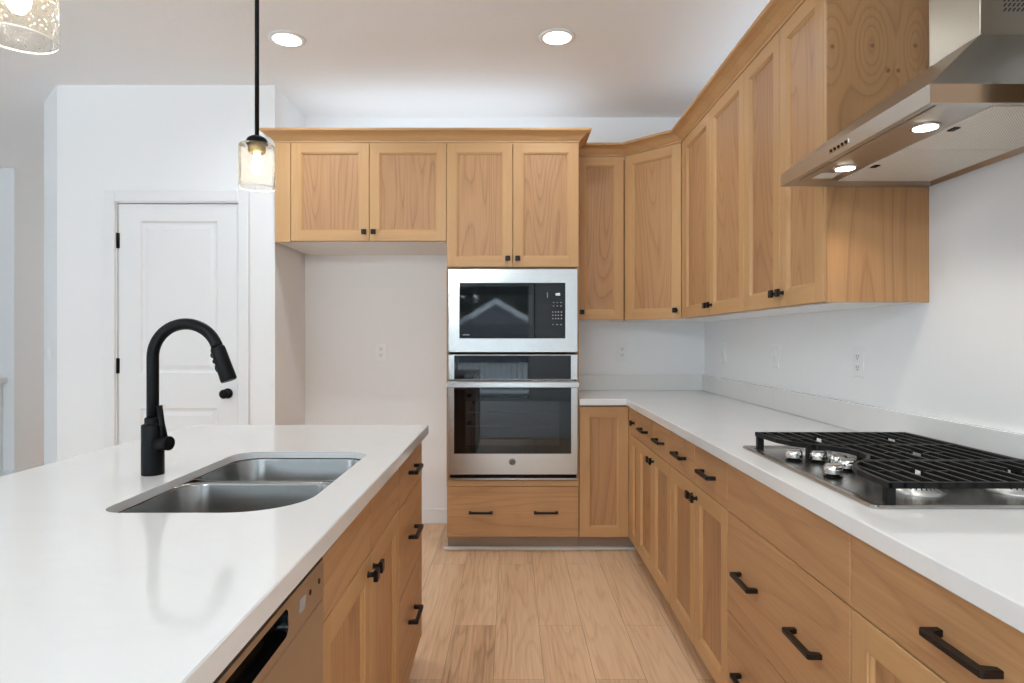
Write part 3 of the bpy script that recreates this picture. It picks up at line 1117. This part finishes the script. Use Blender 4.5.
bowl(SX0 - 0.004, SX1 + 0.004, SY0 - 0.004, ybm - 0.014, (0.055, 0.15, 0.07, 0.07))
bowl(SX0 - 0.004, SX1 + 0.004, ybm + 0.014, SY1 + 0.004, (0.07, 0.07, 0.08, 0.08))
m.build('basin', M['sink_steel'], r)
for cy in (1.47, 1.84):
    d = MB(r.location)
    d.lathe((-0.64, cy, zr - 0.2118), [(0.045, 0.0), (0.044, 0.002), (0.032, 0.001), (0.028, -0.002)], n=24, cap0=False)
    d.build('drain', M['chrome'], r)

# ---------------------------------------------------------------- faucet
FX, FY = -0.931, 1.666
r = thing('faucet', 'matte black gooseneck pull-down faucet on the island beside the sink', 'faucet', (FX, FY, ZC))
m = MB(r.location)
m.lathe((FX, FY, ZC), [(0.0268, 0.0), (0.0275, 0.003), (0.0273, 0.127), (0.026, 0.130), (0.0205, 0.131), (0.0195, 0.134), (0.0195, 0.146), (0.0165, 0.149)], n=32)
m.build('base', M['black'], r)
R = 0.0885
zs = 1.320 - 0.0148 - R
pts = [(FX, FY, ZC + 0.14), (FX, FY, ZC + 0.20), (FX, FY, zs)]
cx = FX + R
for i in range(1, 25):
    a = PI - (PI - math.radians(17)) * i / 24
    pts.append((cx + R * math.cos(a), FY - 0.01 * i / 24, zs + R * math.sin(a)))
m = MB(r.location); m.tube(pts, 0.0148, n=20); m.build('spout', M['black'], r)
e = Vector(pts[-1]); t = (Vector(pts[-1]) - Vector(pts[-2])).normalized()
m = MB(r.location)
hp = [e + t * s for s in (-0.004, 0.0, 0.004, 0.05, 0.086, 0.090)]
m.tube(hp, [0.0155, 0.0178, 0.0185, 0.0195, 0.0205, 0.0185], n=20)
sh = m.build('spray_head', M['black'], r)
m = MB(r.location)
side = Vector((-t.z, 0, t.x)).normalized()
side = side if side.x < 0 else -side
for s_, rr_ in ((0.014, 0.006), (0.030, 0.0055), (0.050, 0.009)):
    q = e + t * s_ + side * 0.0185
    m.tube([q - t * rr_, q, q + t * rr_], [0.004, 0.006, 0.004], n=10)
m.build('spray_button', M['black'], sh)
m = MB(r.location)
vz = ZC + 0.084
m.tube([(FX + 0.015, FY - 0.008, vz), (FX + 0.042, FY - 0.018, vz), (FX + 0.0545, FY - 0.0225, vz), (FX + 0.0565, FY - 0.0232, vz)], [0.0185, 0.0185, 0.0185, 0.016], n=20)
v = m.build('valve', M['black'], r)
m = MB(r.location)
m.tube([(FX + 0.040, FY - 0.018, vz + 0.010), (FX + 0.032, FY - 0.015, vz + 0.052), (FX + 0.023, FY - 0.012, vz + 0.096)], [0.009, 0.0065, 0.0078], n=10)
m.build('lever', M['black'], v)


# ================================================================== APPLIANCES
def flat_frame(mb, x0, x1, z0, z1, i, y, depth, hole=True):
    o4 = [(x0, y, z0), (x1, y, z0), (x1, y, z1), (x0, y, z1)]
    h4 = [(i[0], y, i[2]), (i[1], y, i[2]), (i[1], y, i[3]), (i[0], y, i[3])]
    mb.rings([[(p[0], y + depth, p[2]) for p in o4], [(p[0], y + 0.002, p[2]) for p in o4],
              [(p[0] + (0.002 if p[0] == x0 else -0.002), y, p[2] + (0.002 if p[2] == z0 else -0.002)) for p in o4],
              h4, [(p[0], y + depth, p[2]) for p in h4]], False, False, smooth=False)


K = 169.8
YA = YF - 0.018           # appliance front plane
px = lambda x: (x - 510.5) / K
pz = lambda y: 1.266 + (339 - y) / K

r = thing('microwave', 'built-in microwave with wide stainless steel trim above the wall oven', 'microwave', (px(512.7), YA, pz(352.3)))
ox, oy, oz = r.location
m = MB(r.location)
flat_frame(m, px(448.3), px(577.6), pz(352.2), pz(268.8), (px(459.3), px(565.4), pz(338.5), pz(282.8)), YA, 0.02)
m.build('trim_frame', M['steel_x'], r)
m = MB(r.location)
m.box(px(459.3) + 0.0005, px(565.4) - 0.0005, YA + 0.005, YA + 0.40, pz(338.5) + 0.0005, pz(282.8) - 0.0005)
m.build('body', M['black'], r)
m = MB(r.location)
m.box(px(459.5), px(534.5), YA - 0.0005, YA + 0.0048, pz(338.3), pz(283.0), ch=0.001)
d = m.build('door', M['black_glass'], r)
m = MB(r.location)
m.box(px(472.2), px(532.5), YA - 0.0013, YA - 0.0006, pz(324.3), pz(295))
m.build('window', M['dark_glass'], d)
m = MB(r.location)
for i in range(5):
    m.box(px(463 + i * 1.35), px(463.9 + i * 1.35), YA - 0.0011, YA - 0.0006, pz(335.4), pz(334.2))
m.build('brand_mark', M['gray_print'], d)
m = MB(r.location)
m.box(px(535.0), px(565.2), YA - 0.0005, YA + 0.0048, pz(338.3), pz(283.0), ch=0.001)
cp = m.build('control_panel', M['black_glass'], r)
m = MB(r.location)
# clock digits 12:00 as tiny bars
zb_, zt_ = pz(295.4), pz(293.2)
zm_ = (zb_ + zt_) / 2
th = 0.0011
def seg_digit(x, segs):
    w_ = 0.0056
    S7 = {'a': (x, x + w_, zt_ - th, zt_), 'g': (x, x + w_, zm_ - th / 2, zm_ + th / 2), 'd': (x, x + w_, zb_, zb_ + th),
          'f': (x, x + th, zm_, zt_), 'e': (x, x + th, zb_, zm_), 'b': (x + w_ - th, x + w_, zm_, zt_), 'c': (x + w_ - th, x + w_, zb_, zm_)}
    for s_ in segs:
        a_, b_, c_, d_ = S7[s_]
        m.box(a_, b_, YA - 0.0011, YA - 0.0006, c_, d_)
x_ = px(555.0)
for s_ in ('bc', 'abged', 'abcdef', 'abcdef'):
    seg_digit(x_, s_)
    x_ += 0.0078
m.build('clock_display', M['display'], cp)
kp = 0
for (yy, xs, h_) in ((302.5, (553.6, 557.3, 561), 0.7), (306, (553.6, 557.3, 561), 0.7), (312, (552.8, 555.6, 558.4, 561.4), 1.1), (315.3, (552.8, 555.6, 558.4, 561.4), 1.1), (318.6, (552.8, 555.6, 558.4, 561.4), 1.1), (324.6, (552.8, 557, 561), 0.8)):
    for x_ in xs:
        m = MB(r.location)
        m.box(px(x_ - 0.55), px(x_ + 0.55), YA - 0.0011, YA - 0.0006, pz(yy + h_ / 2), pz(yy - h_ / 2))
        m.build('keypad_button', M['gray_print'], cp)
m = MB(r.location); m.box(px(547.1), px(547.7), YA - 0.0011, YA - 0.0006, pz(297.5), pz(292.5)); m.build('door_mark', M['gray_print'], cp)

# wall oven
r = thing('wall_oven', 'stainless steel built-in wall oven with black glass door below the microwave', 'oven', (px(512.7), YA, pz(479.8)))
m = MB(r.location)
m.box(px(449.5), px(576.5), YA + 0.022, YA + 0.55, pz(478), pz(355.6)); m.build('body', M['black'], r)
m = MB(r.location)
flat_frame(m, px(448.3), px(577.6), pz(379.8), pz(354.6), (px(454.2), px(571), pz(379.2), pz(355.4)), YA, 0.02)
pf = m.build('panel_frame', M['steel_x'], r)
m = MB(r.location); m.box(px(454.4), px(570.8), YA + 0.0008, YA + 0.018, pz(379.1), pz(355.6)); m.build('control_glass', M['black_glass'], pf)
m = MB(r.location)
yd = YA - 0.012
flat_frame(m, px(448.3), px(577.6), pz(474.2), pz(380.6), (px(454.2), px(571), pz(453.4), pz(387.0)), yd, 0.032)
d = m.build('door', M['steel_x'], r)
m = MB(r.location); m.box(px(454.3), px(570.9), yd + 0.001, yd + 0.014, pz(453.3), pz(387.1)); m.build('door_glass', M['black_glass'], d)
m = MB(r.location); m.box(px(466), px(559), yd + 0.0002, yd + 0.0009, pz(445), pz(401)); m.build('window', M['dark_glass'], d)
m = MB(r.location)
for i in range(2):
    zz = pz(412 + i * 14)
    m.box(px(468), px(557), yd - 0.0001, yd + 0.00025, zz, zz + 0.0014)
m.build('rack_line', M['slot'], d)
m = MB(r.location)
m.box(px(447.2), px(578.3), yd - 0.052, yd - 0.034, pz(387.0), pz(381.2), ch=0.004, seg=2)
for x_ in (453.5, 572):
    m.box(px(x_ - 2.6), px(x_ + 2.6), yd - 0.036, yd - 0.0005, pz(386.6), pz(381.6), ch=0.002)
m.build('handle', M['steel_x'], d)
# round emblem with a script monogram
cx_, cz_ = px(512.3), pz(461.5)
m = MB(r.location)
m.lathe((cx_, yd - 0.0004, cz_), [(0.0195, 0.0), (0.0195, -0.0012), (0.0172, -0.0014)], axis='y', n=32, cap0=False)
em = m.build('emblem', M['slot'], d)
m = MB(r.location)
def ring_arc(cx0, cz0, rx, rz, a0, a1, rad):
    m.tube([(cx0 + rx * math.cos(a0 + (a1 - a0) * i / 16), yd - 0.0026, cz0 + rz * math.sin(a0 + (a1 - a0) * i / 16)) for i in range(17)], rad, n=6)
ring_arc(cx_, cz_, 0.0155, 0.0155, 0, 2 * PI, 0.0010)
ring_arc(cx_ - 0.0045, cz_ + 0.001, 0.0052, 0.0075, 0.5, 5.6, 0.0009)
ring_arc(cx_ + 0.0055, cz_ + 0.0038, 0.0035, 0.0035, 0.6, 4.8, 0.0009)
ring_arc(cx_ + 0.0055, cz_ - 0.0034, 0.0042, 0.0040, 1.6, 5.9, 0.0009)
m.build('monogram', M['chrome'], em)
m = MB(r.location)
m.box(px(450), px(576.5), YA - 0.004, YA + 0.02, pz(479.8), pz(478.0), ch=0.0008); m.build('vent_strip', M['steel_x'], r)

# ---------------------------------------------------------------- cooktop
CX0, CX1, CY0, CY1 = 0.748, 1.288, 1.3205, 2.073
r = thing('gas_cooktop', 'five-burner stainless steel gas cooktop with black cast iron grates on the right counter', 'cooktop', ((CX0 + CX1) / 2, (CY0 + CY1) / 2, ZC))
m = MB(r.location)
zt0 = ZC + 0.0005
rs = []
for ins, z, rad in ((0.0, zt0, 0.012), (0.0, zt0 + 0.004, 0.012), (0.003, zt0 + 0.0075, 0.011), (0.016, zt0 + 0.008, 0.010), (0.030, zt0 + 0.004, 0.03)):
    rs.append([(x, y, z) for x, y in rrect(CX0 + ins, CX1 - ins, CY0 + ins, CY1 - ins, (rad,) * 4, 5)])
m.rings(rs, True, True, smooth=False)
m.build('tray', M['tray_steel'], r)
zd = zt0 + 0.004
BUR = [(0.925, 1.462, 0.036), (1.150, 1.462, 0.036), (1.075, 1.697, 0.050), (0.925, 1.932, 0.036), (1.150, 1.932, 0.030)]
for (bx_, by_, br_) in BUR:
    m = MB(r.location)
    m.lathe((bx_, by_, zd + 0.0002), [(br_ + 0.022, 0.0), (br_ + 0.016, 0.004), (br_ + 0.006, 0.005), (br_ + 0.005, 0.010), (br_, 0.0145), (br_ - 0.006, 0.016)], n=36)
    bb = m.build('burner', M['alu'], r)
    m = MB(r.location)
    # flame slots round the rim
    for i in range(24):
        a = 2 * PI * i / 24
        c_, s_ = math.cos(a), math.sin(a)
        q = br_ + 0.0035
        tx, ty = -s_ * 0.0016, c_ * 0.0016
        m.face([(bx_ + c_ * (q + 0.0012) - tx, by_ + s_ * (q + 0.0012) - ty, zd + 0.0105), (bx_ + c_ * (q + 0.0012) + tx, by_ + s_ * (q + 0.0012) + ty, zd + 0.0105),
                (bx_ + c_ * (q - 0.0022) + tx, by_ + s_ * (q - 0.0022) + ty, zd + 0.0150), (bx_ + c_ * (q - 0.0022) - tx, by_ + s_ * (q - 0.0022) - ty, zd + 0.0150)])
    m.lathe((bx_, by_, zd + 0.0165), [(br_ - 0.003, 0.0), (br_ - 0.001, 0.002), (br_ - 0.003, 0.007), (br_ - 0.012, 0.009)], n=32)
    m.build('burner_cap', M['iron'], bb)
for (kx, ky) in ((0.810, 1.829), (0.866, 1.800), (0.893, 1.742), (0.884, 1.684), (0.813, 1.613)):
    m = MB(r.location)
    m.lathe((kx, ky, zd + 0.0002), [(0.0225, 0.0), (0.0225, 0.003), (0.0165, 0.004), (0.0165, 0.008)], n=24, mi=1)
    m.lathe((kx, ky, zd + 0.008), [(0.020, 0.0), (0.0232, 0.003), (0.0222, 0.018), (0.0205, 0.021), (0.006, 0.0215)], n=28)
    m.box(kx - 0.019, kx + 0.019, ky - 0.0055, ky + 0.0055, zd + 0.022, zd + 0.034, ch=0.002)
    m.build('knob', [M['chrome'], M['black']], r)

GT = 0.967                       # grate top
FR = [(2.060, 0.787), (1.99, 0.790), (1.92, 0.797), (1.865, 0.815), (1.825, 0.850), (1.79, 0.890), (1.75, 0.915), (1.697, 0.924),
      (1.644, 0.915), (1.604, 0.890), (1.569, 0.850), (1.529, 0.815), (1.474, 0.797), (1.404, 0.790), (1.333, 0.787)]


def xfront(y):
    for (ya, xa), (yb, xb) in zip(FR[:-1], FR[1:]):
        if yb <= y <= ya:
            return xa + (xb - xa) * (ya - y) / (ya - yb)
    return 0.787


XG1 = 1.272
secs = [(1.333, 1.577), (1.581, 1.813), (1.817, 2.060)]
for (g0, g1) in secs:
    m = MB(r.location)
    hb = 0.005
    zb0, zb1 = GT - 0.013, GT
    # side rails across the section ends, rear rail, bowed front rail
    for yy in (g0 + hb, g1 - hb):
        m.box(xfront(yy), XG1, yy - hb, yy + hb, zb0, zb1, ch=0.0015)
    m.box(XG1 - 2 * hb, XG1, g0, g1, zb0, zb1, ch=0.0015)
    N_ = 14
    pts2 = [(xfront(g0 + (g1 - g0) * i / N_), g0 + (g1 - g0) * i / N_) for i in range(N_ + 1)]
    m.rings([[(x, y, zb0), (x + 0.010, y, zb0), (x + 0.010, y, zb1), (x, y, zb1)] for x, y in pts2], smooth=False)
    # bars parallel to the wall, broken over the burner heads
    nb = 13
    for i in range(nb):
        xb = 0.822 + i * 0.0365
        ys = [yy for yy in [g0 + (g1 - g0) * q / 60 for q in range(61)] if xfront(yy) < xb - 0.004]
        if len(ys) < 3:
            continue
        runs = []
        cur = [ys[0]]
        for a_, b_ in zip(ys[:-1], ys[1:]):
            if b_ - a_ > 0.012:
                runs.append(cur); cur = [b_]
            else:
                cur.append(b_)
        runs.append(cur)
        for run in runs:
            lo, hi = run[0], run[-1]
            if hi - lo < 0.02:
                continue
            cuts = [(lo, hi)]
            for (bx_, by_, br_) in BUR:
                if abs(xb - bx_) < 0.017 and lo < by_ < hi:
                    cuts = [(lo, by_ - 0.022), (by_ + 0.022, hi)]
            for (c0, c1) in cuts:
                m.box(xb - 0.0042, xb + 0.0042, c0, c1, GT - 0.012, GT, ch=0.0012)
    # cross fingers over each burner in this section
    for (bx_, by_, br_) in BUR:
        if g0 < by_ < g1:
            m.box(bx_ - 0.085, bx_ - 0.020, by_ - 0.0045, by_ + 0.0045, GT - 0.014, GT - 0.002, ch=0.0012)
            m.box(bx_ + 0.020, bx_ + 0.085, by_ - 0.0045, by_ + 0.0045, GT - 0.014, GT - 0.002, ch=0.0012)
    legs = [(XG1 - 0.012, g0 + 0.011), (XG1 - 0.012, g1 - 0.011)]
    if g0 < 1.4:
        legs += [(xfront(1.352) + 0.012, 1.352), (1.02, g1 - 0.008)]
    elif g1 > 2.0:
        legs += [(xfront(2.046) + 0.010, 2.046), (xfront(1.828) + 0.008, 1.828)]
    else:
        legs += [(0.99, g0 + 0.008), (0.99, g1 - 0.008)]
    for xx, yy in legs:
        m.prism([(xx - 0.010, yy - 0.009), (xx + 0.010, yy - 0.009), (xx + 0.010, yy + 0.009), (xx - 0.010, yy + 0.009)], 'z', zd + 0.0002, GT - 0.004, ch=0.0015)
    m.build('grate', M['iron'], r)

# ---------------------------------------------------------------- range hood
HX, HY0, HY1, HZ0, HZ1 = 0.861, 1.314, 2.0385, 1.750, 1.790
HB = XW - 0.002
r = thing('range_hood', 'stainless steel pyramid range hood with chimney hung over the gas cooktop', 'range hood', ((HX + HB) / 2, (HY0 + HY1) / 2, HZ0))
m = MB(r.location)
q4 = lambda x0, x1, y0, y1, z: [(x0, y0, z), (x1, y0, z), (x1, y1, z), (x0, y1, z)]
CXF, CYN, CYF_, CZ = 1.159, 1.580, 1.772, 2.016
rim = 0.040
m.rings([q4(HX + rim, HB - 0.02, HY0 + rim, HY1 - rim, HZ0 + 0.014), q4(HX + 0.012, HB - 0.004, HY0 + 0.012, HY1 - 0.012, HZ0), q4(HX, HB, HY0, HY1, HZ0 + 0.001),
         q4(HX, HB, HY0, HY1, HZ1), q4(HX + 0.003, HB, HY0 + 0.003, HY1 - 0.003, HZ1 + 0.0015), q4(CXF - 0.003, HB, CYN - 0.003, CYF_ + 0.003, CZ)], True, True, smooth=False)
m.build('canopy', M['steel_y'], r)
m = MB(r.location)
m.box(CXF, HB, CYN, CYF_, CZ + 0.0005, CEIL - 0.0005, ch=0.002)
chm = m.build('chimney', M['steel_z'], r)
m = MB(r.location)
for i in range(7):
    for j in range(5):
        x0 = 1.215 + i * 0.011
        z0 = 2.075 + j * 0.012
        m.face([(x0, CYN - 0.0006, z0), (x0 + 0.004, CYN - 0.0006, z0 - 0.001), (x0 + 0.011, CYN - 0.0006, z0 + 0.008), (x0 + 0.007, CYN - 0.0006, z0 + 0.009)])
m.build('vent_slots', M['slot'], chm)
zu = HZ0 + 0.0135
m = MB(r.location); m.box(HX + rim + 0.001, 1.020, HY0 + rim + 0.001, HY1 - rim - 0.001, zu - 0.003, zu); lp = m.build('light_panel', M['steel_y'], r)
for (a_, b_) in ((HY0 + rim + 0.002, 1.660), (1.664, HY1 - rim - 0.002)):
    m = MB(r.location); m.box(1.0215, HB - 0.022, a_, b_, zu - 0.005, zu, ch=0.0012)
    fl = m.build('filter', M['filter'], r)
    m = MB(r.location); m.box(1.030, 1.046, (a_ + b_) / 2 - 0.022, (a_ + b_) / 2 + 0.004, zu - 0.008, zu - 0.0052, ch=0.001)
    m.build('latch', M['black'], fl)
for yy in (1.49, 1.847):
    m = MB(r.location)
    m.lathe((0.966, yy, zu - 0.003), [(0.032, 0.0), (0.032, -0.003), (0.0265, -0.0035)], n=28)
    m.build('light_bezel', M['chrome'], lp)
    m = MB(r.location)
    m.lathe((0.966, yy, zu - 0.0067), [(0.026, 0.0), (0.0255, -0.0012)], n=28)
    m.build('light_lens', M['hood_led'], lp)
m = MB(r.location); m.box(0.925, 0.985, 1.905, 1.965, zu - 0.0042, zu - 0.0032); m.build('rating_label', M['plate'], lp)
m = MB(r.location); m.box(HX - 0.0018, HX + 0.001, 1.628, 1.728, 1.7640, 1.7770, ch=0.0006); cs = m.build('control_strip', M['chrome'], r)
for i in range(5):
    m = MB(r.location); m.lathe((HX - 0.0018, 1.640 + i * 0.019, 1.7705), [(0.0042, 0.0), (0.0042, -0.002), (0.003, -0.0028)], axis='x', n=12)
    m.build('button', M['black'], cs)
for yy in (1.49, 1.847):
    d_ = bpy.data.lights.new('hood_lamp', 'SPOT')
    d_.energy = 4.5; d_.spot_size = math.radians(125); d_.spot_blend = 0.6; d_.shadow_soft_size = 0.03; d_.color = (1, 0.93, 0.82)
    o_ = bpy.data.objects.new('hood_lamp', d_); o_.location = (0.966, yy, zu - 0.012); COL.objects.link(o_)


# ================================================================== LIGHTS IN THE ROOM
def downlight(x, y, label, power, seen=True):
    r = thing('recessed_light', label, 'ceiling light', (x, y, CEIL), group='recessed ceiling lights')
    m = MB(r.location)
    m.lathe((x, y, CEIL), [(0.093, -0.0002), (0.092, -0.004), (0.080, -0.007), (0.070, -0.006)], n=40, cap0=True, cap1=False)
    m.build('trim_ring', M['trim'], r)
    m = MB(r.location)
    m.lathe((x, y, CEIL), [(0.070, -0.0055), (0.050, -0.0065), (0.01, -0.007)], n=36, cap0=False)
    m.build('lens', M['can_lens'], r)
    area_light('downlight_lamp', (x, y, CEIL - 0.012), (0, 0, 0), 0.13, 0.13, power, (0.92, 1.0, 1.07), 'DISK', math.radians(150))


downlight(-1.135, 3.25, 'left recessed ceiling light above the alcove and pantry', 4.6)
downlight(0.235, 3.23, 'right recessed ceiling light in front of the oven cabinet', 4.6)
downlight(0.235, 0.75, 'recessed ceiling light over the near aisle behind the view', 4)
downlight(-1.9, 0.75, 'recessed ceiling light behind the island out of view', 3)


def pendant(x, y, zb, label, power):
    r = thing('pendant_light', label, 'pendant light', (x, y, CEIL), group='island pendant lights')
    R_ = 0.0555
    zt = zb + 0.146
    m = MB(r.location); m.lathe((x, y, CEIL), [(0.06, -0.0003), (0.06, -0.015), (0.05, -0.022), (0.012, -0.028)], n=28); m.build('canopy', M['black'], r)
    m = MB(r.location); m.lathe((x, y, zt), [(0.0068, 0.016), (0.0068, CEIL - 0.02 - zt)], n=14); m.build('rod', M['black'], r)
    m = MB(r.location); m.lathe((x, y, zt), [(0.034, -0.004), (0.0345, 0.004), (0.029, 0.014), (0.018, 0.021), (0.0085, 0.024)], n=28); m.build('cap', M['black'], r)
    m = MB(r.location); m.lathe((x, y, zt), [(0.0275, 0.0), (0.0275, -0.028), (0.022, -0.034)], n=28); m.build('socket', M['brass'], r)
    m = MB(r.location)
    m.lathe((x, y, zb), [(0.0345, 0.1400), (0.050, 0.1396), (0.0538, 0.1380), (R_, 0.134), (R_, 0.003)], n=48, cap0=False, cap1=False)
    gs = m.build('glass_shade', M['seeded'], r)
    m = MB(r.location)
    m.lathe((x, y, zb), [(R_ + 0.0008, 0.003), (R_ + 0.0004, 0.0006), (R_ - 0.0012, 0.0), (R_ - 0.0022, 0.0012), (R_ - 0.0016, 0.003)], n=48, cap0=False, cap1=False)
    m.build('rim', M['glass_rim'], gs)
    m = MB(r.location)
    m.lathe((x, y, zt - 0.034), [(0.010, 0.0), (0.011, -0.012), (0.016, -0.028), (0.0185, -0.043), (0.016, -0.056), (0.009, -0.066), (0.002, -0.069)], n=24)
    m.build('bulb', M['bulb'], r)
    d_ = bpy.data.lights.new('pendant_lamp', 'POINT')
    d_.energy = power; d_.shadow_soft_size = 0.024; d_.color = (1, 0.86, 0.66)
    o_ = bpy.data.objects.new('pendant_lamp', d_); o_.location = (x, y, zt - 0.085); COL.objects.link(o_)


pendant(-0.820, 2.07, 1.754, 'far black-rod pendant light with seeded glass shade hanging in front of the pantry wall', 3)
pendant(-0.804, 1.045, 1.754, 'near pendant light with glass shade cut off by the top left corner', 3)


# ================================================================== OUTLETS AND SWITCHES
def plate(name, label, cat, loc, rz, kind):
    r = thing(name, label, cat, loc, rz)
    m = MB(); m.box(-0.036, 0.036, -0.0055, 0.0, -0.058, 0.058, ch=0.002); m.build('cover_plate', M['plate'], r)
    if kind == 'outlet':
        for zc_ in (-0.021, 0.021):
            m = MB(); m.box(-0.017, 0.017, -0.0075, -0.0056, zc_ - 0.014, zc_ + 0.014, ch=0.001); rc = m.build('receptacle', M['plate'], r)
            m = MB()
            m.box(-0.008, -0.0055, -0.0079, -0.0074, zc_ - 0.003, zc_ + 0.007)
            m.box(0.0055, 0.008, -0.0079, -0.0074, zc_ - 0.003, zc_ + 0.007)
            m.lathe((0, -0.0074, zc_ - 0.0085), [(0.003, 0.0), (0.003, -0.0005)], axis='y', n=10)
            m.build('slots', M['slot'], rc)
    else:
        m = MB(); m.prism([(-0.0056, -0.033), (-0.0095, 0.0), (-0.0075, 0.033), (-0.0056, 0.033)], 'x', -0.0165, 0.0165); m.build('rocker', M['plate'], r)
    return r


zo = 1.178
plate('electrical_outlet', 'white electrical outlet on the empty alcove wall under the short cabinet', 'outlet', ((381 - 510.5) * YB / 640, YB, zo), 0, 'outlet')
plate('electrical_outlet', 'white electrical outlet on the back wall right of the oven', 'outlet', ((622 - 510.5) * YB / 640, YB, zo), 0, 'outlet')
plate('light_switch', 'white switch plate on the right wall nearest the back corner', 'light switch', (XW, 4.0, zo), RZ, 'switch')
plate('light_switch', 'white switch plate on the right wall, second from the corner', 'light switch', (XW, 3.218, zo), RZ, 'switch')
plate('electrical_outlet', 'white electrical outlet on the right wall nearest the cooktop', 'outlet', (XW, 2.45, zo), RZ, 'outlet')
plate('light_switch', 'white light switch on the narrow angled wall left of the pantry door', 'light switch', (-2.8965, 4.0165, 1.18), -PI / 4, 'switch')


# ================================================================== SEEN ONLY IN THE OVEN AND MICROWAVE GLASS
r = thing('chandelier', 'black chandelier with four lit glass shades in the room behind, reflected in the microwave', 'chandelier', (-1.05, -2.3, CEIL))
hx, hy = -1.05, -2.3
m = MB(r.location); m.lathe((hx, hy, CEIL), [(0.07, -0.0003), (0.07, -0.02), (0.012, -0.03), (0.012, -0.62), (0.03, -0.64), (0.03, -0.70), (0.008, -0.72)], n=20); m.build('stem', M['black'], r)
for i in range(4):
    a = PI / 4 + i * PI / 2
    ex, ey = hx + 0.24 * math.cos(a), hy + 0.24 * math.sin(a)
    m = MB(r.location); m.tube([(hx, hy, CEIL - 0.67), (hx + 0.14 * math.cos(a), hy + 0.14 * math.sin(a), CEIL - 0.70), (ex, ey, CEIL - 0.68), (ex, ey, CEIL - 0.62)], 0.008, n=8); ar = m.build('arm', M['black'], r)
    m = MB(r.location); m.lathe((ex, ey, CEIL - 0.62), [(0.03, 0.0), (0.05, 0.01), (0.055, 0.15)], n=20, cap0=False, cap1=False); m.build('glass_shade', M['seeded'], ar)
    m = MB(r.location); m.lathe((ex, ey, CEIL - 0.62), [(0.012, 0.0), (0.014, 0.03), (0.024, 0.06), (0.022, 0.085), (0.003, 0.105)], n=16); m.build('bulb', M['bulb'], ar)
    d_ = bpy.data.lights.new('chandelier_lamp', 'POINT')
    d_.energy = 26; d_.shadow_soft_size = 0.024; d_.color = (0.86, 0.98, 1.08)
    o_ = bpy.data.objects.new('chandelier_lamp', d_); o_.location = (ex, ey, CEIL - 0.45); COL.objects.link(o_)
r = thing('deck_railing', 'black metal deck railing outside the rear glass door, seen reflected in the oven', 'railing', (-1.8, -7.3, 0))
m = MB(r.location); m.box(-4.6, 1.2, -7.33, -7.27, 0.98, 1.02); m.box(-4.6, 1.2, -7.32, -7.28, 0.10, 0.13); m.build('rail', M['black'], r)
for i in range(30):
    x_ = -2.6 + i * 0.125
    m = MB(r.location); m.lathe((x_, -7.3, 0.13), [(0.009, 0.0), (0.009, 0.85)], n=8); m.build('baluster', M['black'], r)
for x_ in (-4.55, -2.0, 0.9):
    m = MB(r.location); m.box(x_ - 0.03, x_ + 0.03, -7.33, -7.27, 0.0, 1.0); m.build('post', M['black'], r)
m = MB(); m.box(-8, 3, -7.6, -5.66, -0.12, -0.02); struct('deck_floor', m, M['outside'])
m = MB(); m.box(-60, 60, -62, -7.7, -0.6, -0.5); struct('snowy_ground', m, M['snow'])
m = MB(); m.prism([(-60, -0.6), (60, -0.6), (60, 7.0), (40, 8.5), (22, 7.2), (6, 8.8), (-8, 7.6), (-25, 9.2), (-45, 7.5), (-60, 8.5)], 'y', -64, -60); struct('sky_blocker_ridge', m, M['sky_blocker'])  # added dark ridge, blocks low sky and darkens the glass reflections
r = thing('neighbour_house', 'grey gabled house outside with white roof edge, seen reflected in the microwave', 'house', (-1.06, -40, -0.5))
m = MB(r.location); m.prism([(-4.6, -0.5), (2.5, -0.5), (2.5, 1.75), (-1.06, 3.85), (-4.6, 1.75)], 'y', -46, -40); m.build('wall', M['outside'], r)
m = MB(r.location); m.prism([(-5.4, 1.3), (-1.06, 3.86), (3.3, 1.3), (3.3, 1.72), (-1.06, 4.28), (-5.4, 1.72)], 'y', -46.2, -39.6); m.build('roof', M['snow'], r)
